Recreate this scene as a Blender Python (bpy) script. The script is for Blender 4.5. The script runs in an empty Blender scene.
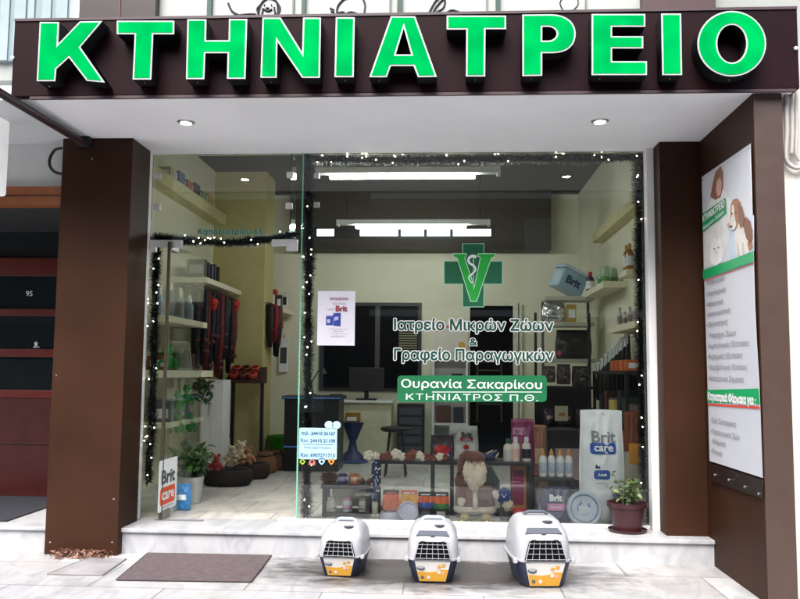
import bpy, bmesh, math, random, mathutils
import mathutils.geometry
from mathutils import Vector, Matrix, Euler
random.seed(7)
C = bpy.context.collection
SC = bpy.context.scene
PI = math.pi

# ------------------------------------------------------------------ camera
EYE = Vector((0.4413, -6.669, 1.4023))
YAW, PITCH, ROLL, FPX = -0.0571, 0.0879, 0.0091, 818.16      # FPX: focal length for a picture 800 wide
fw = Vector((math.sin(YAW)*math.cos(PITCH), math.cos(YAW)*math.cos(PITCH), math.sin(PITCH)))
r0 = Vector((math.cos(YAW), -math.sin(YAW), 0)); u0 = r0.cross(fw)
rt = math.cos(ROLL)*r0 + math.sin(ROLL)*u0
up = -math.sin(ROLL)*r0 + math.cos(ROLL)*u0
cam_data = bpy.data.cameras.new('camera'); cam = bpy.data.objects.new('camera', cam_data); C.objects.link(cam)
cam.matrix_world = Matrix(((rt.x, up.x, -fw.x, EYE.x), (rt.y, up.y, -fw.y, EYE.y), (rt.z, up.z, -fw.z, EYE.z), (0, 0, 0, 1)))
cam_data.sensor_fit = 'HORIZONTAL'; cam_data.sensor_width = 36; cam_data.lens = FPX/800*36
cam_data.clip_start = 0.05; cam_data.clip_end = 500
SC.camera = cam

# ------------------------------------------------------------------ light
SUN_EL, SUN_ROT = math.radians(52), math.radians(195)
world = bpy.data.worlds.new('World'); SC.world = world; world.use_nodes = True
wn = world.node_tree.nodes; wl = world.node_tree.links
bg = wn['Background']; bg.inputs['Strength'].default_value = 0.15
sky = wn.new('ShaderNodeTexSky'); sky.sky_type = 'NISHITA'; sky.sun_disc = False
sky.sun_elevation = SUN_EL; sky.sun_rotation = SUN_ROT; sky.dust_density = 4.0; sky.air_density = 1.0; sky.ozone_density = 0.6
wl.new(sky.outputs[0], bg.inputs[0])
sd = bpy.data.lights.new('sun', 'SUN'); sd.energy = 1.5; sd.angle = math.radians(45); sd.color = (.97, 0.985, 1)
sun = bpy.data.objects.new('sun', sd); C.objects.link(sun)
sdir = Vector((math.sin(SUN_ROT)*math.cos(SUN_EL), math.cos(SUN_ROT)*math.cos(SUN_EL), math.sin(SUN_EL)))
sun.rotation_euler = sdir.to_track_quat('Z', 'Y').to_euler(); sun.location = (0, -10, 12)
SC.view_settings.view_transform = 'Standard'; SC.view_settings.look = 'None'
SC.view_settings.exposure = 1.58; SC.view_settings.gamma = 1; SC.view_settings.use_curve_mapping = False
SC.cycles.use_denoising = True
SC.cycles.max_bounces = 10; SC.cycles.transparent_max_bounces = 24; SC.cycles.sample_clamp_indirect = 6

# ------------------------------------------------------------------ places
def ray(px, py): return FPX*fw + (px-400)*rt - (py-299.5)*up
def W(px, py, Y):
    d = ray(px, py); return EYE + d*((Y-EYE.y)/d.y)
def FL(px, py, Z):
    d = ray(px, py); return EYE + d*((Z-EYE.z)/d.z)
def WX(px, py, X):
    d = ray(px, py); return EYE + d*((X-EYE.x)/d.x)
def R(px0, py0, px1, py1, Y):
    ym, xm = (py0+py1)/2, (px0+px1)/2
    return W(px0, ym, Y).x, W(px1, ym, Y).x, W(xm, py1, Y).z, W(xm, py0, Y).z   # x0 x1 z0 z1

# ------------------------------------------------------------------ materials
def S(r, g, b):
    f = lambda v: (v/255/12.92) if v/255 <= .04045 else ((v/255+.055)/1.055)**2.4
    return (f(r), f(g), f(b))
def smooth_path(P, k=6):
    P = [Vector(p) for p in P]; Q = []
    for i in range(len(P)-1):
        A, B, C_, D = P[max(i-1, 0)], P[i], P[i+1], P[min(i+2, len(P)-1)]
        for j in range(k):
            t = j/k; Q.append(.5*((2*B)+(C_-A)*t+(2*A-5*B+4*C_-D)*t*t+(3*B-A-3*C_+D)*t**3))
    return Q+[P[-1]]
MATS = {}
def mat(name, col, rough=.5, metal=0., var=.12, scale=8., bump=0., bscale=60., spec=.5, emit=None, estr=0., sheen=0., coat=0., trans=0.):
    if name in MATS: return MATS[name]
    m = bpy.data.materials.new(name); m.use_nodes = True
    n, l = m.node_tree.nodes, m.node_tree.links
    p = n['Principled BSDF']
    p.inputs['Roughness'].default_value = rough; p.inputs['Metallic'].default_value = metal
    p.inputs['Specular IOR Level'].default_value = spec
    if sheen: p.inputs['Sheen Weight'].default_value = sheen
    if coat: p.inputs['Coat Weight'].default_value = coat; p.inputs['Coat Roughness'].default_value = .08
    if trans: p.inputs['Transmission Weight'].default_value = trans
    tc = n.new('ShaderNodeTexCoord')
    nz = n.new('ShaderNodeTexNoise'); nz.inputs['Scale'].default_value = scale; nz.inputs['Detail'].default_value = 6
    l.new(tc.outputs['Object'], nz.inputs['Vector'])
    mr = n.new('ShaderNodeMapRange'); mr.inputs['From Min'].default_value = .3; mr.inputs['From Max'].default_value = .7
    mr.inputs['To Min'].default_value = 1-var; mr.inputs['To Max'].default_value = 1+var*.6
    l.new(nz.outputs['Fac'], mr.inputs['Value'])
    vm = n.new('ShaderNodeVectorMath'); vm.operation = 'SCALE'; vm.inputs[0].default_value = col
    l.new(mr.outputs['Result'], vm.inputs['Scale']); l.new(vm.outputs[0], p.inputs['Base Color'])
    if rough > .15:
        m2 = n.new('ShaderNodeMapRange'); m2.inputs['To Min'].default_value = rough*.85; m2.inputs['To Max'].default_value = min(1, rough*1.15)
        l.new(nz.outputs['Fac'], m2.inputs['Value']); l.new(m2.outputs['Result'], p.inputs['Roughness'])
    if bump:
        b = n.new('ShaderNodeBump'); b.inputs['Strength'].default_value = bump; b.inputs['Distance'].default_value = .01
        nb = n.new('ShaderNodeTexNoise'); nb.inputs['Scale'].default_value = bscale; nb.inputs['Detail'].default_value = 4
        l.new(tc.outputs['Object'], nb.inputs['Vector']); l.new(nb.outputs['Fac'], b.inputs['Height']); l.new(b.outputs[0], p.inputs['Normal'])
    if emit:
        p.inputs['Emission Color'].default_value = (*emit, 1); p.inputs['Emission Strength'].default_value = estr
    MATS[name] = m; return m
def glow(name, col, strength, sampled=True):
    if name in MATS: return MATS[name]
    m = bpy.data.materials.new(name); m.use_nodes = True; n, l = m.node_tree.nodes, m.node_tree.links
    n.remove(n['Principled BSDF']); e = n.new('ShaderNodeEmission'); e.inputs[0].default_value = (*col, 1); e.inputs[1].default_value = strength
    l.new(e.outputs[0], n['Material Output'].inputs[0])
    if not sampled: m.cycles.emission_sampling = 'NONE'
    MATS[name] = m; return m
def glass(name, tint=(.95, .98, .96), refl=.05):
    if name in MATS: return MATS[name]
    m = bpy.data.materials.new(name); m.use_nodes = True; n, l = m.node_tree.nodes, m.node_tree.links
    n.remove(n['Principled BSDF'])
    t = n.new('ShaderNodeBsdfTransparent'); t.inputs[0].default_value = (*tint, 1)
    g = n.new('ShaderNodeBsdfGlossy'); g.inputs['Roughness'].default_value = .0; g.inputs[0].default_value = (1, 1, 1, 1)
    fr = n.new('ShaderNodeFresnel'); fr.inputs[0].default_value = 1.5
    ad = n.new('ShaderNodeMath'); ad.operation = 'MULTIPLY'; ad.inputs[1].default_value = refl/.04
    l.new(fr.outputs[0], ad.inputs[0])
    mx = n.new('ShaderNodeMixShader'); l.new(ad.outputs[0], mx.inputs[0]); l.new(t.outputs[0], mx.inputs[1]); l.new(g.outputs[0], mx.inputs[2])
    l.new(mx.outputs[0], n['Material Output'].inputs[0]); MATS[name] = m; return m

def marble(name, tile=None, base=(.72, .72, .71), stain=False):
    m = bpy.data.materials.new(name); m.use_nodes = True; n, l = m.node_tree.nodes, m.node_tree.links
    p = n['Principled BSDF']; p.inputs['Roughness'].default_value = .42
    tc = n.new('ShaderNodeTexCoord')
    mp = n.new('ShaderNodeMapping'); mp.inputs['Rotation'].default_value = (.25, .5, .7); mp.inputs['Scale'].default_value = (2.2, .8, 1.4)
    l.new(tc.outputs['Object'], mp.inputs[0])
    nz = n.new('ShaderNodeTexNoise'); nz.inputs['Scale'].default_value = 2.4; nz.inputs['Detail'].default_value = 9; nz.inputs['Distortion'].default_value = 1.6
    l.new(mp.outputs[0], nz.inputs['Vector'])
    cr = n.new('ShaderNodeValToRGB'); e = cr.color_ramp.elements
    e[0].position = .36; e[0].color = (base[0]*.78, base[1]*.80, base[2]*.83, 1); e[1].position = .56; e[1].color = (*base, 1)
    l.new(nz.outputs['Fac'], cr.inputs[0]); col = cr.outputs[0]
    def mul(c, fac, colr):
        x = n.new('ShaderNodeMix'); x.data_type = 'RGBA'; x.blend_type = 'MULTIPLY'
        if hasattr(fac, 'is_linked'): l.new(fac, x.inputs[0])
        else: x.inputs[0].default_value = fac
        l.new(c, x.inputs[6])
        if hasattr(colr, 'is_linked'): l.new(colr, x.inputs[7])
        else: x.inputs[7].default_value = (*colr, 1)
        return x.outputs[2]
    if tile:
        br = n.new('ShaderNodeTexBrick'); br.offset = .5; br.inputs['Scale'].default_value = 1
        br.inputs['Brick Width'].default_value = tile[0]; br.inputs['Row Height'].default_value = tile[1]
        br.inputs['Mortar Size'].default_value = .006; br.inputs['Mortar Smooth'].default_value = .3
        br.inputs['Color1'].default_value = (1, 1, 1, 1); br.inputs['Color2'].default_value = (.8, .79, .78, 1); br.inputs['Mortar'].default_value = (.42, .4, .38, 1)
        m2 = n.new('ShaderNodeMapping'); m2.inputs['Location'].default_value = (tile[2], tile[3], 0); m2.inputs['Rotation'].default_value = (0, 0, tile[4])
        l.new(tc.outputs['Object'], m2.inputs[0]); l.new(m2.outputs[0], br.inputs[0])
        col = mul(col, 1., br.outputs['Color'])
        n3 = n.new('ShaderNodeTexNoise'); n3.inputs['Scale'].default_value = 1.3; n3.inputs['Detail'].default_value = 8; n3.inputs['Roughness'].default_value = .65
        l.new(tc.outputs['Object'], n3.inputs['Vector'])
        r3 = n.new('ShaderNodeValToRGB'); r3.color_ramp.elements[0].position = .5; r3.color_ramp.elements[0].color = (0, 0, 0, 1); r3.color_ramp.elements[1].position = .72; r3.color_ramp.elements[1].color = (.75, .75, .75, 1)
        l.new(n3.outputs['Fac'], r3.inputs[0]); col = mul(col, r3.outputs[0], (.66, .62, .58))
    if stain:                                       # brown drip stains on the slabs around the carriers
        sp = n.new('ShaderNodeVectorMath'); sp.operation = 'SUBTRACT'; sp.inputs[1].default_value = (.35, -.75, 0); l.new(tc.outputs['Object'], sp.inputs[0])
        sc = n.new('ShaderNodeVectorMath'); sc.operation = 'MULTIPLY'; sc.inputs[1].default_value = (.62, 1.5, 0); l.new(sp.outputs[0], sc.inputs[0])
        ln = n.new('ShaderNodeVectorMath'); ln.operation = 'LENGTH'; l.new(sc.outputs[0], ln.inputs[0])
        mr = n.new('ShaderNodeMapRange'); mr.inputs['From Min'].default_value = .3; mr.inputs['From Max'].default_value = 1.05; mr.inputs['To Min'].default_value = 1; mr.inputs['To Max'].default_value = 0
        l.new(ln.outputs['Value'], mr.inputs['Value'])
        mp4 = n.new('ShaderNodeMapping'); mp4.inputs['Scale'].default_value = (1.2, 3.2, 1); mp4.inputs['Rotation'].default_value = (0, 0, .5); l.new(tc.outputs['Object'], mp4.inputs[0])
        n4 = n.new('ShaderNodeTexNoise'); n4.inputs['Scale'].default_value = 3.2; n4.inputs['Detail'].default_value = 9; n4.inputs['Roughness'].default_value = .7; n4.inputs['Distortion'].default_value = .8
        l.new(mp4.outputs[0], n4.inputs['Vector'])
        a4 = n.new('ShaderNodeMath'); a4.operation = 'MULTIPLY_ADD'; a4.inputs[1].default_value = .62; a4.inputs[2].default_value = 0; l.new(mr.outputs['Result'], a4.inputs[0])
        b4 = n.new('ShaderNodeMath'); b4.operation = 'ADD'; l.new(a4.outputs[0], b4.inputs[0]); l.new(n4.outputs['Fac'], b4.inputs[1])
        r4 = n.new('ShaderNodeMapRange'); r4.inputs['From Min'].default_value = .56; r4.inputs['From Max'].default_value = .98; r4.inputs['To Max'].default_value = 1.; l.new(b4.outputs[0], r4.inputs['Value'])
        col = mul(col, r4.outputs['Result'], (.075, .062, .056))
    l.new(col, p.inputs['Base Color'])
    MATS[name] = m; return m

# ------------------------------------------------------------------ mesh building
class MB:
    def __init__(s): s.v = []; s.f = []; s.m = []; s.k = 0; s.T = Matrix()
    def add(s, vs, fs, k=None):
        b = len(s.v); s.v += [s.T @ Vector(v) for v in vs]; s.f += [tuple(i+b for i in f) for f in fs]; s.m += [s.k if k is None else k]*len(fs); return s
    def box(s, x0, y0, z0, x1, y1, z1, k=None):
        x0, x1 = sorted((x0, x1)); y0, y1 = sorted((y0, y1)); z0, z1 = sorted((z0, z1))
        return s.add([(x0, y0, z0), (x1, y0, z0), (x1, y1, z0), (x0, y1, z0), (x0, y0, z1), (x1, y0, z1), (x1, y1, z1), (x0, y1, z1)],
                     [(0, 3, 2, 1), (4, 5, 6, 7), (0, 1, 5, 4), (1, 2, 6, 5), (2, 3, 7, 6), (3, 0, 4, 7)], k)
    def obox(s, c, size, rot=(0, 0, 0), k=None):
        M = Matrix.Translation(c) @ Euler(rot).to_matrix().to_4x4(); hx, hy, hz = [a/2 for a in size]
        vs = [M @ Vector(v) for v in ((-hx, -hy, -hz), (hx, -hy, -hz), (hx, hy, -hz), (-hx, hy, -hz), (-hx, -hy, hz), (hx, -hy, hz), (hx, hy, hz), (-hx, hy, hz))]
        return s.add(vs, [(0, 3, 2, 1), (4, 5, 6, 7), (0, 1, 5, 4), (1, 2, 6, 5), (2, 3, 7, 6), (3, 0, 4, 7)], k)
    def lathe(s, prof, n=20, c=(0, 0, 0), M=None, k=None, caps=True):
        vs = []; fs = []
        for r, z in prof:
            for i in range(n):
                a = 2*PI*i/n; v = Vector((max(r, 1e-5)*math.cos(a), max(r, 1e-5)*math.sin(a), z))
                vs.append((M @ v if M else v)+Vector(c))
        for j in range(len(prof)-1):
            for i in range(n): fs.append((j*n+i, j*n+(i+1) % n, (j+1)*n+(i+1) % n, (j+1)*n+i))
        if caps: fs.append(tuple(range(n))[::-1]); fs.append(tuple((len(prof)-1)*n+i for i in range(n)))
        return s.add(vs, fs, k)
    def tube(s, pts, r, n=8, k=None):
        pts = [Vector(p) for p in pts]; vs = []; fs = []
        for i, p in enumerate(pts):
            d = (pts[min(i+1, len(pts)-1)]-pts[max(i-1, 0)]).normalized()
            a = d.orthogonal().normalized() if i == 0 else (a-d*a.dot(d)).normalized()
            b = d.cross(a); rr = r[i] if isinstance(r, (list, tuple)) else r
            for j in range(n):
                t = 2*PI*j/n; vs.append(p+a*(rr*math.cos(t))+b*(rr*math.sin(t)))
        for i in range(len(pts)-1):
            for j in range(n): fs.append((i*n+j, i*n+(j+1) % n, (i+1)*n+(j+1) % n, (i+1)*n+j))
        fs.append(tuple(range(n))[::-1]); fs.append(tuple((len(pts)-1)*n+j for j in range(n)))
        return s.add(vs, fs, k)
    def ball(s, c, r, n=12, m=8, k=None):
        rx, ry, rz = r if isinstance(r, (list, tuple)) else (r, r, r)
        vs = [(c[0], c[1], c[2]-rz)]; fs = []
        for j in range(1, m):
            t = PI*j/m
            for i in range(n):
                a = 2*PI*i/n; vs.append((c[0]+rx*math.sin(t)*math.cos(a), c[1]+ry*math.sin(t)*math.sin(a), c[2]-rz*math.cos(t)))
        vs.append((c[0], c[1], c[2]+rz))
        for i in range(n):
            fs.append((0, 1+(i+1) % n, 1+i)); o = 1+(m-2)*n; fs.append((len(vs)-1, o+i, o+(i+1) % n))
        for j in range(m-2):
            for i in range(n): a = 1+j*n; fs.append((a+i, a+(i+1) % n, a+n+(i+1) % n, a+n+i))
        return s.add(vs, fs, k)
    def loft(s, secs, k=None, caps=True):
        n = len(secs[0]); vs = [v for q in secs for v in q]; fs = []
        for j in range(len(secs)-1):
            for i in range(n): fs.append((j*n+i, j*n+(i+1) % n, (j+1)*n+(i+1) % n, (j+1)*n+i))
        if caps: fs.append(tuple(range(n))[::-1]); fs.append(tuple((len(secs)-1)*n+i for i in range(n)))
        return s.add(vs, fs, k)
    def build(s, name, m, parent=None, bevel=0, smooth=False, loc=None, fix=False):
        me = bpy.data.meshes.new(name); me.from_pydata([tuple(v) for v in s.v], [], s.f)
        ms = m if isinstance(m, (list, tuple)) else [m]
        for q in ms: me.materials.append(q)
        for p, k in zip(me.polygons, s.m): p.material_index = min(k, len(ms)-1)
        if fix:
            bm = bmesh.new(); bm.from_mesh(me); bmesh.ops.recalc_face_normals(bm, faces=bm.faces); bm.to_mesh(me); bm.free()
        return link(name, me, parent, bevel, smooth, loc)
def link(name, me, parent=None, bevel=0, smooth=False, loc=None):
    o = bpy.data.objects.new(name, me); C.objects.link(o)
    if parent is not None: o.parent = parent
    if loc is not None: o.location = loc
    if smooth:
        for p in me.polygons: p.use_smooth = True
        if smooth == 'auto':
            bm = bmesh.new(); bm.from_mesh(me)
            for e in bm.edges: e.smooth = e.calc_face_angle(0) < .7
            bm.to_mesh(me); bm.free()
    if bevel:
        b = o.modifiers.new('bevel', 'BEVEL'); b.width = bevel; b.segments = 2; b.limit_method = 'ANGLE'; b.angle_limit = .6
    return o
def tag(o, label, cat, group=None, kind=None):
    if label: o['label'] = label
    if cat: o['category'] = cat
    if group: o['group'] = group
    if kind: o['kind'] = kind
    return o
def thing(name, label, cat, loc=(0, 0, 0), rz=0, group=None, rot=None):
    o = bpy.data.objects.new(name, None); C.objects.link(o); o.empty_display_size = .1
    o.location = loc; o.rotation_euler = rot if rot else (0, 0, rz); return tag(o, label, cat, group)
def struct(o, label=None, cat=None): o['kind'] = 'structure'; return tag(o, label, cat)
def copy_tree(o, loc, rz=None, label=None, parent=None):
    c = o.copy(); C.objects.link(c)
    if parent is not None: c.parent = parent
    else:
        c.location = loc
        if rz is not None: c.rotation_euler = (0, 0, rz)
        if label: c['label'] = label
    for ch in list(o.children): copy_tree(ch, None, None, None, c)
    return c

# flat shapes (curves filled, with holes) and writing
def curve_mesh(cu):
    o = bpy.data.objects.new('t', cu); C.objects.link(o)
    dg = bpy.context.evaluated_depsgraph_get(); me = bpy.data.meshes.new_from_object(o.evaluated_get(dg)); bpy.data.objects.remove(o); bpy.data.curves.remove(cu)
    me.materials.clear(); return me
def shape(polys, depth=.0, offset=0.):
    cu = bpy.data.curves.new('t', 'CURVE'); cu.dimensions = '2D'; cu.fill_mode = 'BOTH'; cu.extrude = depth/2; cu.offset = offset
    for pl in polys:
        sp = cu.splines.new('POLY'); sp.points.add(len(pl)-1); sp.use_cyclic_u = True
        for q, p in zip(sp.points, pl): q.co = (p[0], p[1], 0, 1)
    return curve_mesh(cu)
def text_mesh(s, bold=0., depth=.0, res=3, spacing=1.):
    cu = bpy.data.curves.new('t', 'FONT'); cu.body = s; cu.size = 1; cu.extrude = depth/2; cu.resolution_u = res; cu.space_character = spacing
    cu.fill_mode = 'NONE'; me = curve_mesh(cu); nb = {}
    for e in me.edges:
        a, b = e.vertices; nb.setdefault(a, []).append(b); nb.setdefault(b, []).append(a)
    loops = []; seen = set()
    for v0 in nb:
        if v0 in seen: continue
        L = [v0]; seen.add(v0); cur = v0
        while True:
            nx = [q for q in nb[cur] if q not in seen]
            if not nx: break
            cur = nx[0]; seen.add(cur); L.append(cur)
        if len(L) > 2: loops.append(L)
    # vertices of an outline are numbered in order; fill by winding, as outlines of this font cross themselves
    loops = [sorted(L) for L in loops]; vo = [me.vertices[i].co.xy.copy() for L in loops for i in L]; ed = []; b = 0; box = []
    for L in loops:
        n_ = len(L); ed += [(b+i, b+(i+1) % n_) for i in range(n_)]; q = vo[b:b+n_]; b += n_
        box.append((min(p.x for p in q), max(p.x for p in q), min(p.y for p in q), max(p.y for p in q), q))
    rv, _, rf, _, _, _ = mathutils.geometry.delaunay_2d_cdt(vo, ed, [], 0, 1e-5)
    def winding(x, y):
        w = 0
        for x0, x1, y0, y1, q in box:
            if x0 <= x <= x1 and y0 <= y <= y1:
                for i in range(len(q)):
                    p, r = q[i-1], q[i]
                    if (p.y <= y) != (r.y <= y) and (r.x-p.x)*(y-p.y)/(r.y-p.y)+p.x > x: w += 1 if r.y > p.y else -1
        return w
    vs = [(p.x, p.y, 0) for p in rv]; fs = []
    for f in rf:
        c = sum((rv[i] for i in f), Vector((0, 0)))/len(f)
        if winding(c.x, c.y): fs.append(tuple(f))
    bpy.data.meshes.remove(me); me = bpy.data.meshes.new('t'); me.from_pydata(vs, [], fs)
    if bold <= 0: return me
    V = [tuple(v.co) for v in me.vertices]; F = [tuple(p.vertices) for p in me.polygons]; vs = []; fs = []      # a heavier weight: the same glyphs laid over each other, each a hair higher
    n = 4 if bold < .03 else 8 if bold < .06 else 12
    for i in range(n):
        a = 2*PI*i/n; b = len(vs); vs += [(x+bold*math.cos(a), y+bold*math.sin(a), (i+1)*.0002) for x, y, z in V]; fs += [tuple(q+b for q in f) for f in F]
    m2 = bpy.data.meshes.new('t'); m2.from_pydata(vs, [], fs); bpy.data.meshes.remove(me); return m2
def remap(me, fn):
    for v in me.vertices: v.co = fn(v.co)
    me.update(); return me
def wall_text(s, px0, px1, pyb, Y, m, name='lettering', parent=None, bold=.02, cap=None, outline=None, spacing=1.):
    """Writing on an upright surface facing the street at depth Y."""
    a, b = W(px0, pyb, Y), W(px1, pyb, Y); z0 = (a.z+b.z)/2
    out = []
    for mm, bo, dy in ([(m, bold, 0)] if not outline else [(outline, bold+.05, .0034), (m, bold, 0)]):
        me = text_mesh(s, bo, 0, 3, spacing)
        if not out: ref = text_mesh(s, bold, 0, 3, spacing); xs = [v.co.x for v in ref.vertices]; lo, hi = min(xs), max(xs); out.append(1); bpy.data.meshes.remove(ref)
        k = (b.x-a.x)/(hi-lo); kz = k if not cap else (W(px0, pyb-cap, Y).z-a.z)/.73
        remap(me, lambda c: Vector((a.x+(c.x-lo)*k, Y+dy-c.z, z0+c.y*kz)))
        me.materials.append(mm); o = link(name if mm is m else 'lettering_outline', me, parent)
        if parent is not None: o.location = -parent.location
    return o
def local_text(s, w, cx, cz, y, m, parent, name='lettering', bold=.02, fn=None, h=None, surf=None):
    me = text_mesh(s, bold, 0, 2); xs = [v.co.x for v in me.vertices]; ys = [v.co.y for v in me.vertices]
    k = w/(max(xs)-min(xs)); kz = h/(max(ys)-min(ys)) if h else k; mx, my = (max(xs)+min(xs))/2, (max(ys)+min(ys))/2
    def f(c):
        x, z = cx+(c.x-mx)*k, cz+(c.y-my)*kz
        yy = (surf(x, z)-.0025 if surf else y)-c.z
        return Vector((x, yy, z)) if not fn else fn(x, yy, z)
    remap(me, f); me.materials.append(m); return link(name, me, parent)
def rrect(x0, z0, x1, z1, r, n=4):
    P = []
    for cx, cz, a0 in ((x1-r, z1-r, 0), (x0+r, z1-r, 90), (x0+r, z0+r, 180), (x1-r, z0+r, 270)):
        for i in range(n+1): a = math.radians(a0+90*i/n); P.append((cx+r*math.cos(a), cz+r*math.sin(a)))
    return P
def ell(cx, cz, rx, rz, n=28): return [(cx+rx*math.cos(2*PI*i/n), cz+rz*math.sin(2*PI*i/n)) for i in range(n)]
def plate(polys, y, depth, m, name, parent, offset=0., fn=None):
    """A flat upright shape in x,z at depth y, its thickness running back from y."""
    me = shape(polys, depth, offset)
    remap(me, (lambda c: fn(c.x, y+depth/2-c.z, c.y)) if fn else (lambda c: Vector((c.x, y+depth/2-c.z, c.y))))
    me.materials.append(m); return link(name, me, parent)
def px_plate(polys, Y, depth, m, name, parent, offset=0.):
    return plate([[(lambda p: (p.x, p.z))(W(x, y, Y)) for x, y in pl] for pl in polys], Y, depth, m, name, parent, offset)

# ------------------------------------------------------------------ measures of the place
ZS, H, ZT = 3.2166, .191, 3.7558          # underside of canopy, top of the step (and shop floor), top of the sign
YST, XW, XO, YF, YSN = -.4006, 2.411, 2.596, -1.391, -1.463
XL, XR = -2.1, 2.1
CEIL, YB, RX0, RX1 = 4.0, 5.2, -2.6, 2.35
M_white = mat('white_paint', (.78, .78, .78), .5, var=.05)
M_brown = mat('brown_panel', S(56, 34, 22), .55, var=.25, scale=1.6, bump=.08, bscale=150, spec=.12)
M_sign = mat('sign_plum', S(30, 11, 17), .5, var=.25, scale=2, spec=.1)
M_black = mat('black_plastic', (.012, .012, .013), .45)
M_metal = mat('brushed_steel', (.62, .62, .6), .35, .9)
M_cream = mat('cream_wall', S(224, 221, 198), .8, var=.05, scale=2)
M_green = mat('vinyl_green', S(0, 105, 62), .5, var=.03)
M_dkgreen = mat('vinyl_dark_green', S(8, 70, 58), .5, var=.03)
M_vwhite = mat('vinyl_white', (.85, .86, .85), .5, var=.02)
M_marble = marble('white_marble', None, (.46, .465, .48))
M_pave = marble('pavement_slabs', (1.02, .62, .34, .12, .0), (.48, .48, .485), True)
M_floor = marble('floor_tiles', (.6, .6, .1, .2, 0), (.66, .65, .6))
# ================================================================== THE SETTING
b = MB(); b.box(-14, -3.4, -.3, 14, YST, 0); struct(b.build('pavement', M_pave))
b = MB(); b.box(-14, -3.55, -.3, 14, -3.4, .0); struct(b.build('kerb', mat('kerb_stone', (.42, .41, .4), .8, bump=.3), bevel=.015))
b = MB(); b.box(-40, -60, -.4, 40, -3.55, -.13); struct(b.build('road', mat('asphalt', (.05, .05, .052), .85, var=.25, scale=30, bump=.4, bscale=200)))
b = MB(); b.box(-2.72, 0.06, -.2, RX1+.2, YB+.2, H-.004); struct(b.build('shop_floor', M_floor))

# step of white marble across the shop front
st = MB(); st.box(-2.04, YST, 0, XW, .06, H-.03)
step = st.build('marble_step', M_marble); tag(step, 'white marble step running along the foot of the shop front', 'step')
t = MB(); t.box(-2.04, YST-.025, H-.03, XW, .06, H); t.build('tread', M_marble, step, bevel=.005)
t = MB(); t.box(W(278, 520, -.02).x, -.035, H, XR-.06, .035, H+.026); t.build('sill', mat('sill_white', (.8, .8, .8), .45, var=.03), step, bevel=.004)

# shop room
def wall(name, x0, y0, z0, x1, y1, z1, m): b = MB(); b.box(x0, y0, z0, x1, y1, z1); return struct(b.build(name, m))
wall('shop_wall_left', RX0-.12, .06, H, RX0, YB, CEIL, M_cream)
wall('shop_wall_right', RX1, .06, H, RX1+.12, YB, CEIL, M_cream)
wall('shop_wall_back', RX0-.12, YB, H, RX1+.12, YB+.12, CEIL, M_cream)
wall('shop_ceiling', RX0-.12, .06, CEIL, RX1+.12, YB+.12, CEIL+.15, mat('ceiling_unlit_tone', S(74, 70, 58), .9, var=.05, scale=1))  # shade above the hanging lamps is put into this dark ceiling colour
wall('front_wall_left', RX0-.12, -.1, 0, XL, .06, CEIL, M_cream)
wall('front_wall_right', XR, -.1, 0, RX1+.12, .06, CEIL, M_cream)
wall('front_wall_top', XL, .0, ZS+.002, XR, .06, CEIL, M_cream)
M_beam = mat('dark_beam', S(62, 56, 44), .7)
# partition stub on the left, lintel, bulkhead
pd = W(263, 330, 3.75)
wall('partition_stub', RX0, 3.75, H, pd.x, 4.3, CEIL-.001, mat('olive_wall', S(184, 175, 122), .8, var=.06))
wall('wall_ledge', RX0, .3, 3.28, RX0+.16, 3.75, 3.42, mat('ledge_cream', S(214, 206, 160), .7))
q = R(300, 197, 548, 253, YB)
wall('bulkhead', q[0], YB-.35, q[2], q[1], YB, CEIL-.001, M_beam)
wall('right_ledge', RX1-.12, .5, 3.0, RX1, 3.4, 3.1, mat('ledge_cream', S(214, 206, 160), .7))

# ------------------------------------------------------------------ pillars
pl = MB(); pl.box(-2.594, -.491, 0, -2.03, -.1, ZS)
o = pl.build('brown_pillar', M_brown, bevel=.004); tag(o, 'broad brown clad pillar beside the glass door, dry leaves at its foot', 'pillar')
sc = MB()
for x, z in ((-2.55, .09), (-2.07, .1), (-2.56, 1.35), (-2.07, .42), (-2.35, 3.05)): sc.lathe([(.006, 0), (.006, .004)], 8, M=Matrix.Translation((x, -.491, z)) @ Matrix.Rotation(PI/2, 4, 'X'))
sc.build('screw', M_metal, o)
pr = MB(); pr.box(2.1, -.285, H, XW, -.1, ZS)
o = pr.build('brown_pillar', M_brown, bevel=.004); tag(o, 'narrow brown clad pillar between window and banner wall, standing on the step', 'pillar')
wg = MB(); wg.box(XW, YF, 0, XO, -.1, ZS)
o = wg.build('wing_wall', M_brown, bevel=.004); tag(o, 'brown clad wing wall projecting to the street, carrying the banner', 'wall')
wg = MB(); wg.box(XW+.003, YF-.012, 0.02, XO-.003, YF, ZS-.01); wg.build('front_trim', mat('brown_trim', S(70, 54, 47), .45, var=.08), o, bevel=.003)

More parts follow.
